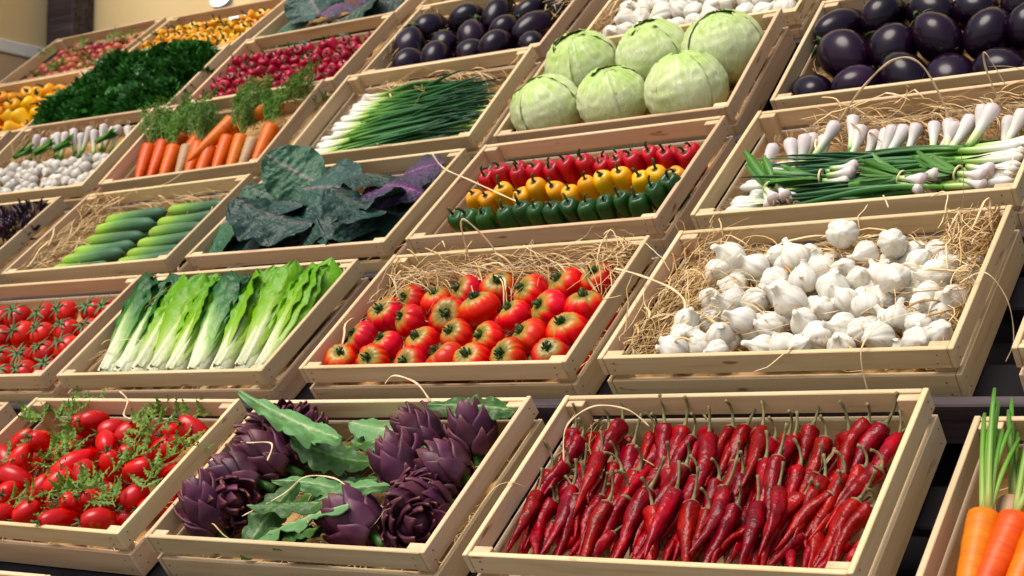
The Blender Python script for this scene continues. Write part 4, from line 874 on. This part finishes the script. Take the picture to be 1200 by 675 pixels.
KB = [('kale_green', (-.10, -.09), (-.29, -.08), .10, .11, -.2, 'grey green cabbage leaf at the top edge, leftmost', 1.1), ('kale', (-.05, -.10), (-.18, .03), .10, .13, .2, 'dark cabbage leaf at the top edge', 1.2),
      ('kale_purple', (-.02, -.13), (.02, .06), .115, .14, 0, 'purple veined cabbage leaf at the top edge', 1.2), ('kale', (.08, -.12), (.24, -.04), .10, .12, .1, 'dark cabbage leaf at the top edge, rightmost', 1.2),
      ('kale_purple', (.05, -.02), (.2, .1), .10, .13, .1, 'purple cabbage leaf behind the others at the top edge', 1.2), ('kale_green', (-.14, .0), (-.26, .1), .11, .15, .1, 'green cabbage leaf at the back of the top crate', 1.2),
      ('kale', (.0, -.14), (-.19, -.14), .09, .09, .1, 'blue green cabbage leaf lying along the top crate front', .9), ('kale', (.02, -.14), (.23, -.13), .09, .10, .1, 'blue green cabbage leaf along the top crate front, right', .9)]
for i, (m, a, b, wa, wb, ro, lb, ws) in enumerate(KB):
    lay('kale2', 'cabbage_leaf', KL[m][i % 3], a, b, wa, wb, ro, .20, lb, 'leaf', 'dark cabbage leaves at the top edge', ws)

# peppers in three coloured rows
GRN = [(-0.218, -0.112), (-0.172, -0.118), (-0.130, -0.122), (-0.086, -0.113), (-0.048, -0.105), (-0.010, -0.112), (0.030, -0.109), (0.068, -0.106), (0.108, -0.108), (0.148, -0.108), (0.186, -0.104), (0.222, -0.108), (0.255, -0.092), (0.276, -0.062)]
YEL = [(-0.211, -0.032), (-0.170, -0.040), (-0.130, -0.034), (-0.09, -0.035), (-0.049, -0.032), (-0.008, -0.032), (0.034, -0.038), (0.074, -0.032), (0.114, -0.028), (0.152, -0.026), (0.192, -0.03), (0.231, -0.025), (0.268, -0.02)]
RED = [(-0.205, 0.022), (-0.164, 0.035), (-0.122, 0.03), (-0.082, 0.035), (-0.042, 0.034), (-0.003, 0.04), (0.037, 0.043), (0.077, 0.035), (0.115, 0.034), (0.151, 0.038), (0.188, 0.046), (0.226, 0.044), (0.265, 0.047)]
for cname, L_, lean in (('green', GRN, -.22), ('yellow', YEL, -.20), ('red', RED, -.18)):
    for i, (u, v) in enumerate(L_):
        ax = Vector((rj(.12), lean + rj(.14), 1)).normalized(); top = Vector((u + rj(.004), v + rj(.006), .106 + rj(.007) + (.010 if cname == 'red' else 0)))
        p = top - ax * .039 * 1.02
        put('pep', f'{cname}_pepper', PEP[cname][random.randrange(7)], p, aim(ax, rj(3)) @ Matrix.Diagonal((random.uniform(.92, 1.12), random.uniform(.92, 1.12), random.uniform(.88, 1.18), 1)), random.uniform(1.06, 1.2), f'small {cname} pepper, {ORD[i]} from left in the {cname} row', 'pepper', f'row of small {cname} peppers')
for i in range(13):
    u = -.25 + .042 * i
    put('pep', 'red_pepper', PEP['red'][i % 4], (u, .09 + rj(.008), .055), aim((rj(.2), -.2, 1), rj(3)), 1.0, 'small red pepper half hidden behind the red row', 'pepper', 'hidden back row of red peppers')

# cabbages
CAB = [(-0.181, 0.084), (0.01, 0.081), (0.197, 0.064), (-0.203, -0.082), (-0.026, -0.080), (0.158, -0.082)]
nm = ['pale green cabbage, left one of the back three', 'pale green cabbage, middle one of the back three', 'largest cabbage, right one of the back three', 'pale green cabbage, left one of the front three', 'pale green cabbage, middle one of the front three', 'pale green cabbage, right one of the front three']
for i, (u, v) in enumerate(CAB):
    put('cab', 'cabbage', CABS[i % 3], (u, v, .092), aim((rj(.25) - .1, .25 + rj(.25), 1), i * 1.3), (1.0, 1.0, 1.06, .97, .93, 1.06)[i], nm[i], 'cabbage', 'six white cabbages')

# eggplants
EGG = [(-0.234, 0.103), (-0.136, 0.105), (-0.036, 0.1), (0.064, 0.093), (0.160, 0.09), (-0.203, -0.015), (-0.102, -0.008), (-0.0, -0.004), (0.099, -0.002), (0.198, -0.001), (-0.244, -0.112), (-0.144, -0.114), (-0.044, -0.112), (0.055, -0.11), (0.154, -0.111), (0.25, -0.11), (.25, .06)]
for i, ((u, v), lb) in enumerate(zip(EGG, row_labels('big dark purple eggplant in the upper right crate', EGG, 3))):
    put('egg', 'eggplant', EGGS[i % 5], (u, v, .072 + rj(.005) - (.012 if v < -.09 else 0)), aim((rj(.8) - .2, .8 + rj(.4), -.1 + rj(.5)), rj(3)), random.uniform(.92, 1.06), lb, 'eggplant', 'eggplants in the upper right crate')
EGG2 = [(-0.246, -0.02), (-0.216, 0.088), (-0.100, 0.096), (0.008, 0.097), (0.112, 0.092), (0.212, 0.09), (-0.19, -0.105), (-0.127, -0.012), (-.09, -.11), (0.01, -0.10), (-0.022, 0.0), (0.085, -0.012), (0.115, -0.105), (0.185, -0.015), (0.222, -0.11)]
for i, ((u, v), lb) in enumerate(zip(EGG2, row_labels('round dark eggplant behind the spring onions', EGG2, 3))):
    put('egg2', 'eggplant', EGGS[(i + 2) % 5], (u, v, .066 + rj(.005)), aim((rj(.8) - .2, .8 + rj(.4), -.05 + rj(.5)), rj(3)), random.uniform(.86, 1.02), lb, 'eggplant', 'eggplants behind the spring onions')

# spring onions
for i in range(44):
    lay_ = i // 22; q = (i % 22) / 21; v = -.160 + .275 * q + rj(.003); u = -.272 + rj(.012) + .02 * q + (.02 if lay_ else 0)
    put('oni', 'spring_onion', SPRING[i % 6], (u, v, (.046, .064)[lay_] + rj(.004)), Matrix.Rotation(.06 + rj(.05) - .22 * (q - .5), 4, 'Z') @ Matrix.Rotation(-.02 + rj(.02), 4, 'Y') @ Matrix.Rotation(rj(3), 4, 'X'), random.uniform(1.0, 1.12),
        f'spring onion with white bulb, {ORD[i % 22]} from the front of its bundle' if lay_ else 'spring onion in the lower layer of the bundle', 'spring onion', 'spring onions with bulbs at the left')
for i in range(9):
    v = -.15 + .028 * i
    put('oni', 'spring_onion', SPRING[i % 6], (.276, v, .05 + rj(.006)), Matrix.Rotation(PI + rj(.08), 4, 'Z') @ Matrix.Rotation(rj(3), 4, 'X'), .8, f'spring onion with its bulb at the right, {ORD[i]} from the front', 'spring onion', 'spring onions with bulbs at the right')

# green garlic
GGB = [(-.215, .03), (-.19, .045), (-0.165, 0.055), (-0.147, 0.062), (-0.128, 0.06), (-0.098, 0.075), (-0.073, 0.074), (-0.045, 0.055), (-0.022, 0.052), (-0.002, 0.06), (0.02, 0.05), (0.042, 0.058), (0.064, 0.05), (0.088, 0.05), (0.112, 0.056), (0.136, 0.05), (0.16, 0.062), (0.184, 0.068), (0.206, 0.06), (0.23, 0.05), (0.255, 0.05), (.278, .045)]
for i, (u, v) in enumerate(GGB):
    tall = .018 if i in (5, 6, 17, 18) else 0
    ax = Vector((rj(.45), -.85, -.40 + rj(.12)))
    put('gg', 'green_garlic', SHORTG[i % 7], (u + rj(.005), v + .022 + rj(.006), .094 + tall + rj(.006)), aim(ax, rj(3), 'X'), random.uniform(.95, 1.2), f'young garlic bulb standing in the back row, {ORD[i]} from left', 'green garlic', 'green garlic bulbs in the back row')
for i in range(40):
    right = i >= 18; q = (i % 18) / 17 if not right else (i - 18) / 21; v = -.125 + .145 * q + rj(.006)
    if right: pos, hd = (.278 + rj(.008), v - .01, .080 + .022 * (1 - q) * 0 + rj(.008)), PI + .03 + rj(.05)
    else: pos, hd = (-.262 + rj(.02) + .03 * q, v, .066 + rj(.006)), .02 + rj(.06)
    put('gg', 'green_garlic', LONGG[i % 4], pos, Matrix.Rotation(hd, 4, 'Z') @ Matrix.Rotation(.02 + rj(.02), 4, 'Y') @ Matrix.Rotation(rj(3), 4, 'X'), random.uniform(.95, 1.1),
        f'long green garlic stalk lying across, white end {"right" if right else "left"}, {ORD[i - 18 if right else i]} from front', 'green garlic', 'long green garlic stalks lying across the crate')
blade = [leaf('garlic_leaf', 'leaf_blade', .085, .0085, lambda s: .5 + .5 * math.sin(PI * min(1, s * .7 + .1)) if s < .9 else .55, 12, 5, .5, cu, 0, 3, .001, i, 0, 3, .0006, 0, .0006, .3) for i, cu in enumerate((.3, -.3, .1))]
BUN = [(-.165, -.105, -1.4, 'left of the crate front'), (-.075, -.085, .9, 'in the middle, bulbs to the right'), (.085, -.115, .1, 'at the crate front, third along'), (.185, -.115, .05, 'at the crate front near the right end')]
ring = G()
th = np.linspace(0, 2 * PI, 17); ring.add(*tube(np.stack([0 * th, .014 * np.cos(th), .011 * np.sin(th)], 1), .0022, 6, None, False)); ring_me = ring.mesh('raffia_tie', 'raffia')
short_st = [onion(i + 50, 'pink_stalk', .0125, .052, .02, .0055, 0) for i in range(4)]
for i, (u, v, a, wh) in enumerate(BUN):
    rr = random.Random(i); spec = [('raffia_tie', ring_me, None)]
    for j in range(7):
        s_ = short_st[j % 4]; yy, zz = .007 * math.cos(j * 1.05), .006 * math.sin(j * 1.05) if j < 6 else 0
        m = T_(.055 + rr.uniform(0, .016), yy * 3.0, zz * 2.4) @ Matrix.Rotation(PI + yy * 18, 4, 'Z') @ Matrix.Rotation(zz * 14, 4, 'Y')
        spec.append(('bulb', s_[0][1], m, [('root', s_[1][1], None)]))
    for j in range(9):
        spec.append(('leaf', blade[j % 3], T_(-.002, rr.uniform(-.008, .008), rr.uniform(-.004, .008)) @ Matrix.Rotation(PI + rr.uniform(-.42, .42), 4, 'Z') @ Matrix.Rotation(rr.uniform(-.35, .1), 4, 'Y') @ Matrix.Rotation(rr.uniform(-.8, .8), 4, 'X') @ S_(rr.uniform(.7, 1.1))))
    put('gg', 'green_garlic_bunch', spec, (u, v, .098), Matrix.Rotation(-.30 + a * .45, 4, 'Z') @ Matrix.Rotation(.12, 4, 'Y'), 1.0, f'tied bunch of young garlic {wh}', 'green garlic', 'tied bunches of young garlic')

# carrots
def carrot(seed, mat, L=.17, R=.0225, top='frond'):
    rr = random.Random(seed); k = 22; s = np.linspace(0, 1, k); b = rr.uniform(-.008, .008)
    P = np.stack([s * L, b * s * s, 0 * s], 1); rad = R * np.clip((s + .004) / .05, 0, 1) ** .45 * (1 - .45 * s - .50 * s ** 4) + .0004
    body = G().add(*tube(P, rad, 16, lambda th, q: np.array([1 + .05 * noise.noise(Vector((math.cos(t) * 1.5 + seed, math.sin(t) * 1.5, q * 22))) + .02 * noise.noise(Vector((seed, 0, q * 70))) for t in th]))).mesh('carrot_root', mat)
    return [('root', body, None)]
def fronds(seed, n=6, L=.16, den=46, wl=.0021, mat='feather'):
    rr = random.Random(seed); gs, gl = G(), G()
    for i in range(n):
        a = rr.uniform(-.45, .45); e = rr.uniform(.1, .9); P = [np.array([.004, rr.uniform(-.004, .004), 0])]; l = L * rr.uniform(.6, 1.05)
        for j in range(8):
            P.append(P[-1] + l / 8 * np.array([-math.cos(e) * math.cos(a), math.sin(a) * math.cos(e), math.sin(e)])); e -= rr.uniform(.02, .22); a += rr.uniform(-.15, .15)
        V, F, cs = tube(P, np.linspace(.0017, .0005, 9), 5); gs.add(V, F, cs)
        for j in range(den):
            q = rr.uniform(.3, 1) * 7.99; p = P[int(q)] + (P[int(q) + 1] - P[int(q)]) * (q - int(q)); d = np.array([rr.gauss(0, 1), rr.gauss(0, 1), rr.gauss(0, 1)]); d /= np.linalg.norm(d); ll = rr.uniform(.008, .022)
            sd = np.cross(d, [rr.random(), rr.random(), 1]); sd /= np.linalg.norm(sd); e1 = p + d * ll
            for t in range(3):
                o = p + d * ll * (.3 + .3 * t); dd = d * .5 + sd * (1 if t % 2 else -1); nn = np.cross(dd, d); nn = nn / (np.linalg.norm(nn) + 1e-9) * wl * .4; wv = d * wl
                gl.add([o, o + dd * .004 + wv + nn, o + dd * .009, o + dd * .004 - wv - nn], [(0, 1, 2, 3)])
            gl.add([p - sd * .0004, p + sd * .0004, e1 + sd * .0006, e1 - sd * .0006], [(0, 1, 2, 3)])
    return [('stalk', gs.mesh('carrot_stalks', 'carrot_stalk'), None), ('frond', gl.mesh('carrot_fronds', mat, False), None)]
CARB = {m: [carrot(i + 7 * j, m) for i in range(3)] for j, m in enumerate(('carrot', 'carrot_red', 'carrot_dull'))}
FRO = [fronds(i) for i in range(4)]
HEAD = [(-0.258, 0.012), (-0.205, 0.018), (-0.14, -0.012), (-0.085, -0.02), (-0.04, -0.016), (0.02, -0.04), (0.062, -0.005), (0.062, 0.047), (0.118, -0.012), (0.17, -0.03), (0.205, 0.02), (0.20, 0.105), (.03, .09), (-.11, .05), (-.19, .08)]
TIP = [(-0.215, -0.155), (-0.160, -0.155), (-0.110, -0.155), (-0.05, -0.155), (-0.01, -0.155), (0.035, -0.158), (0.085, -0.158), (0.02, -0.06), (0.14, -0.158), (0.185, -0.158), (0.225, -0.14), (0.075, 0.03), (-.02, -.05), (-.12, -.1), (-.2, -.09)]
MT = ['carrot', 'carrot', 'carrot_red', 'carrot_dull', 'carrot_red', 'carrot_red', 'carrot', 'carrot', 'carrot', 'carrot_dull', 'carrot', 'carrot', 'carrot', 'carrot_red', 'carrot']
cl = {'carrot': 'orange', 'carrot_red': 'reddish', 'carrot_dull': 'dull brownish'}
for i, (a, b, m) in enumerate(zip(HEAD, TIP, MT)):
    wa, wb = (.078, .052) if i < 12 else (.056, .040)
    if i in (7, 11): wa, wb = .100, .092
    d = Vector((b[0] - a[0], b[1] - a[1], wb - wa)); spec = list(CARB[m][i % 3])
    if i in (0, 1, 2, 4, 7, 8, 10, 11, 13, 14): spec += FRO[i % 4]
    put('car', 'carrot', spec, (*a, wa), aim(d, rj(.4), 'X'), 1.04 if i not in (3, 9) else .85, f'{cl[m]} carrot, {ORD[i]} from left among carrots with feathery tops' if i < 12 else f'{cl[m]} carrot lying under the others, {ORD[i - 12]} of three', 'carrot', 'carrots with feathery tops')
# large carrots at the lower right
def stalks(seed):
    rr = random.Random(seed); g = G()
    for i in range(9):
        a = rr.uniform(-.16, .16); e = rr.uniform(.05, .45); l = rr.uniform(.11, .18); q = np.linspace(0, 1, 8); o = rr.uniform(-.007, .007)
        P = np.stack([.006 - q * l * math.cos(a), o + q * l * math.sin(a), rr.uniform(-.005, .005) + q * l * math.sin(e) - .03 * q * q], 1)
        V, F, cs = tube(P, np.array([1.1, 1, .9, .85, .8, .75, .7, .5]) * .0048, 7, None, True, list(q), .6); g.add(V, F, cs)
    return [('stalk', g.mesh('cut_stalks', 'carrot_stalk'), None)]
BIGC = [carrot(70 + i, 'carrot', .24, .0225) for i in range(3)]
for i, (u, v, h, lb) in enumerate(((-.247, .012, -1.55, 'large orange carrot with cut green stalks, leftmost at lower right corner'), (-.205, .008, -1.72, 'large orange carrot, middle one at lower right corner'), (-.168, .03, -1.70, 'large orange carrot at the right edge, lower corner'), (-.228, .06, -1.5, 'pale carrot lying behind the large carrots'), (-.11, .03, -1.6, 'large carrot just outside the lower right corner'))):
    put('carr2', 'carrot', (BIGC[i % 3] if i != 3 else CARB['carrot_dull'][0]) + stalks(i), (u, v, .086 if i != 3 else .06), Matrix.Rotation(h, 4, 'Z') @ Matrix.Rotation(.10, 4, 'Y'), 1.0, lb, 'carrot', 'large carrots with cut stalks')

# small white onions, with green garlic behind
SON = []
for i in range(3):
    rr = random.Random(i); R = .0165
    b = G().add(*lathe([(.0002, -R * .9), (R * .4, -R * .84), (R * .8, -R * .5), (R, 0), (R * .86, R * .5), (R * .5, R * .85), (R * .22, R * 1.1), (R * .14, R * 1.5), (.0002, R * 1.6)], 22, lambda th, q: 1 + .03 * np.cos(3 * th + i))).mesh('small_onion_body', 'small_onion')
    g = G()
    for j in range(6): a = rr.uniform(0, 6.3); stem_tube(g, [(0, 0, -R * .85), (.003 * math.cos(a), .003 * math.sin(a), -R * 1.2)], .0006, .0003, 3)
    SON.append([('bulb', b, None), ('root', g.mesh('root', 'garlic_root'), None)])
UVS = [(-.27 + .036 * i + rj(.006) + (.018 if j % 2 else 0), -.148 + .033 * j + rj(.005)) for j in range(5) for i in range(15)]
lab = []
for j in range(5):
    for i in range(15): lab.append(f'small white onion, {ORD[i]} from left in the {["front", "second", "middle", "fourth", "back"][j]} row')
for i, ((u, v), lb) in enumerate(zip(UVS, lab)):
    put('gmix', 'small_onion', SON[i % 3], (u, v, .070 + rj(.01)), aim((rj(1), rj(1), rj(1)), rj(3)), random.uniform(.9, 1.2), lb, 'onion', 'small white onions')
for i in range(13):
    u = -.17 + .034 * i
    put('gmix', 'green_garlic', SHORTG[i % 5], (u, .115 + rj(.01), .10 + rj(.008)), aim((rj(.4), -.8, -.5), rj(3), 'X'), 1.05, f'young garlic bulb behind the small onions, {ORD[i]} from left', 'green garlic', 'young garlic behind the small onions')
for i, (u, v) in enumerate(((-.16, .045), (-.07, .052), (.02, .055), (.2, .07))):
    spec = [('leaf', blade[j % 3], T_(0, rj(.008), rj(.006)) @ Matrix.Rotation(rj(.3), 4, 'Z') @ Matrix.Rotation(rj(.5), 4, 'X') @ S_(.9)) for j in range(9)]
    put('gmix', 'garlic_greens', spec, (u - .05, v - .02, .095), Matrix.Rotation(.5, 4, 'Z') @ Matrix.Rotation(-.1, 4, 'Y'), 1.0, f'tuft of green garlic leaves behind the onions, {ORD[i]} from left', 'leaf', 'tufts of garlic leaves')

# parsley, basil
def bunch(seed, mat, n, Lf, spread, hgt, wid, name):
    rr = random.Random(seed); g, gs = G(), G()
    for i in range(n):
        r = spread * rr.random() ** .5; a = rr.uniform(0, 6.3); p = np.array([r * math.cos(a), r * math.sin(a), hgt * (1 - (r / spread) ** 2) * rr.uniform(.35, 1.0) + .012 * rr.random()])
        m = (aim((p[0] + rr.gauss(0, .04), p[1] + rr.gauss(0, .04), rr.uniform(.0, .10)), rr.uniform(0, 6), 'X')).to_3x3(); l = Lf * rr.uniform(.6, 1.25)
        for q in ((-.8, 0, .8) if wid > .5 else (0,)):
            c_, s_ = math.cos(q), math.sin(q); V = []
            for (x, y, z) in ((0, 0, 0), (.35, .26 * wid, .10), (.72, .24 * wid, .02), (1, 0, -.12), (.72, -.24 * wid, .05), (.35, -.26 * wid, .12), (.5, 0, -.05)):
                v = m @ Vector(((x * c_ - y * s_) * l, (x * s_ + y * c_) * l, z * l * 1.5)); V.append(p + np.array(v))
            g.add(V, [(0, 1, 6), (1, 2, 6), (2, 3, 6), (3, 4, 6), (4, 5, 6), (5, 0, 6)])
        if i % 6 == 0: V, F, cs = tube([p, p * .6 + np.array([0, 0, -.01]), np.array([0, 0, -.02])], [.0008, .0012, .0015], 4); gs.add(V, F, cs)
    return [('leaves', g.mesh(name, mat), None), ('stems', gs.mesh('stems', 'sprig_stem'), None)]
PAR = [bunch(i, 'parsley', 260, .031, .088, .060, 1.0, 'parsley_leaves') for i in range(3)]
PP = [(-.24, -.09), (-.15, -.12), (-.06, -.10), (.03, -.12), (.12, -.10), (.21, -.09), (-.2, .02), (-.10, .0), (.0, .0), (.1, .01), (.19, .03), (-.15, .1), (-.04, .1), (.07, .1), (.17, .10), (-.29, -.08)]
for i, ((u, v), lb) in enumerate(zip(PP, row_labels('dark green parsley bunch in the heaped crate', PP, 3))):
    put('par', 'parsley_bunch', PAR[i % 3], (u, v, .066 + (.016 if v > .05 else .010) + rj(.01)), Matrix.Rotation(rj(3), 4, 'Z'), random.uniform(.9, 1.15), lb, 'parsley', 'heaped parsley bunches')
BAS = [bunch(i + 9, 'basil', 70, .036, .07, .05, .45, 'basil_leaves') for i in range(3)]
BP = [(-.1, -.1), (.0, -.1), (.1, -.11), (.2, -.1), (-.05, .0), (.06, .0), (.16, .0), (.23, .03), (.02, .1), (.12, .1), (.2, .11)]
for i, ((u, v), lb) in enumerate(zip(BP, row_labels('bunch of dark purple basil at the left edge', BP, 3))):
    put('bas', 'basil_bunch', BAS[i % 3], (u, v, .06 + rj(.006)), Matrix.Rotation(rj(3), 4, 'Z'), 1.0, lb, 'basil', 'bunches of purple basil')

# dark red peppers, orange peppers, yellow peppers, garlic, pinkish fruit of the upper rows
def fill(k, name, specs, nu_, nv_, w, sc, desc, cat, group, u0=-.26, u1=.26, v0=-.14, v1=.10, up=1.0, jit=.006, jw=.006):
    bn = BANDS.get(nv_)
    for j in range(nv_):
        for i in range(nu_):
            u = u0 + (u1 - u0) * (i + (.25 if j % 2 else -.25) + .0) / (nu_ - 1) + rj(jit); v = v1 + (v0 - v1) * j / max(1, nv_ - 1) + rj(jit)
            u = max(-.272, min(.272, u))
            put(k, name, random.choice(specs), (u, v, w + rj(jw)), aim((rj(1), -.3 + rj(1), up + rj(.5)), rj(3)), sc * random.uniform(.9, 1.1), f'{desc}, {ORD[i]} from left in the {bn[j]} row', cat, group)
fill('rad', 'red_pepper', PEP_RED2, 13, 5, .075, 1.0, 'small dark red pepper behind the carrots', 'pepper', 'dark red peppers behind the carrots', v0=-.13, v1=.075, up=1.6)
fill('yor', 'orange_pepper', PEP_ORG, 8, 4, .076, 1.3, 'orange yellow pepper left of the parsley', 'pepper', 'orange peppers left of the parsley', u0=-.2, u1=.24)
fill('yel', 'yellow_pepper', PEP_SMALL, 15, 6, .075, 1.15, 'small yellow pepper by the wall', 'pepper', 'small yellow peppers near the wall', v0=-.14, v1=.09)
fill('mush', 'garlic_bulb', GARLICS, 11, 5, .085, 1.05, 'garlic bulb behind the cabbages', 'garlic', 'garlic bulbs behind the cabbages', u0=-.21, v0=-.135, up=.5)
fill('pink', 'small_fruit', BERRY, 10, 5, .070, 1.05, 'small pinkish red fruit, topmost left crate', 'fruit', 'pinkish fruit in the topmost left crate', u0=-.19, u1=.24, v0=-.13, v1=.09, up=.4)
for i in range(14):
    put('pink', 'leafy_sprig', SPRIGS[i % 5], (rj(.22), rj(.12), .088), Matrix.Rotation(rj(3), 4, 'Z'), .8, 'dark leafy sprig among the pinkish fruit of the topmost crate', 'sprig', 'sprigs among the pinkish fruit')

# ------------------------------------------------------------------ single strands of raffia
def raffia(k, pts, label, r=.0014):
    P = np.array(pts, float); n = len(P); t = np.linspace(0, n - 1, 8 * (n - 1) + 1); Q = []
    for x in t:
        i = min(int(x), n - 2); f = x - i; p0, p1, p2, p3 = P[max(0, i - 1)], P[i], P[i + 1], P[min(n - 1, i + 2)]
        Q.append(.5 * (2 * p1 + (p2 - p0) * f + (2 * p0 - 5 * p1 + 4 * p2 - p3) * f * f + (3 * p1 - p0 - 3 * p2 + p3) * f ** 3))
    rad = np.full(len(Q), r); rad[0] = r * .3; rad[-1] = r * .3; g = G(); g.add(*tube(Q, rad * (1 + .25 * np.sin(np.arange(len(Q)) * .9)), 6, None, True, None, .35))
    o = obj('raffia_strand', g.mesh('raffia_strand', 'raffia'), FRM[k]); tag(o, label, 'raffia', 'single strands of raffia')
raffia('gg', [(-.11, .10, .06), (-.10, .10, .10), (-.03, .10, .17), (.04, .10, .215), (.085, .10, .20), (.11, .09, .12), (.11, .08, .08)], 'raffia strand arching high over the green garlic bulbs', .0019)
raffia('gg', [(.20, .12, .07), (.19, .12, .16), (.20, .11, .20), (.22, .11, .13)], 'bent raffia strand at the right of the green garlic', .0017)
raffia('pep', [(-.30, .01, .19), (-.27, -.01, .16), (-.20, -.03, .135), (-.10, -.075, .118), (-.05, -.10, .114)], 'straight raffia strand poking across the yellow and green peppers', .0017)
raffia('rib', [(-.10, .15, .06), (-.10, .165, .11), (-.09, .17, .165), (-.075, .172, .172), (-.045, .17, .12), (-.03, .16, .08)], 'raffia strand looping above the straw of the ribbed tomatoes', .0019)
raffia('arti', [(-.265, .06, .105), (-.20, .03, .128), (-.135, .02, .135), (-.13, -.01, .122)], 'crooked raffia strand over the left artichokes', .0016)
raffia('arti', [(-.12, -.12, .098), (-.05, -.08, .112), (-.02, -.045, .120), (.05, -.05, .122), (.10, -.075, .112)], 'raffia strand lying over the middle artichoke leaves', .0015)
raffia('gar', [(-.36, .04, .125), (-.30, .02, .12), (-.22, -.02, .115), (-.19, -.05, .10), (-.20, -.1, .09)], 'thick raffia strand hanging over the left side of the garlic crate', .0024)
raffia('gar', [(.23, -.10, .108), (.19, -.14, .12), (.165, -.185, .108), (.162, -.205, .05), (.17, -.215, .0), (.18, -.22, -.03)], 'long raffia strand trailing from the garlic down to the chilies', .0015)
raffia('gar', [(.27, -.03, .105), (.31, -.02, .115), (.335, -.03, .07), (.34, -.06, .02), (.33, -.09, .0)], 'raffia strand curling over the right side of the garlic crate', .0015)
raffia('chili', [(-.24, .04, .085), (-.24, .08, .12), (-.20, .11, .135), (-.15, .12, .12), (-.12, .115, .09)], 'raffia loop over the back left of the chilies', .0013)
raffia('arti', [(.0, .19, .125), (.02, .2, .135), (.07, .19, .125), (.10, .17, .10)], 'raffia strand curled on the back rim of the artichoke crate', .0019)
raffia('plum', [(-.03, .185, .115), (.0, .17, .104), (.04, .12, .11), (.07, .11, .108)], 'raffia strand over the back rim of the plum tomato crate', .0015)
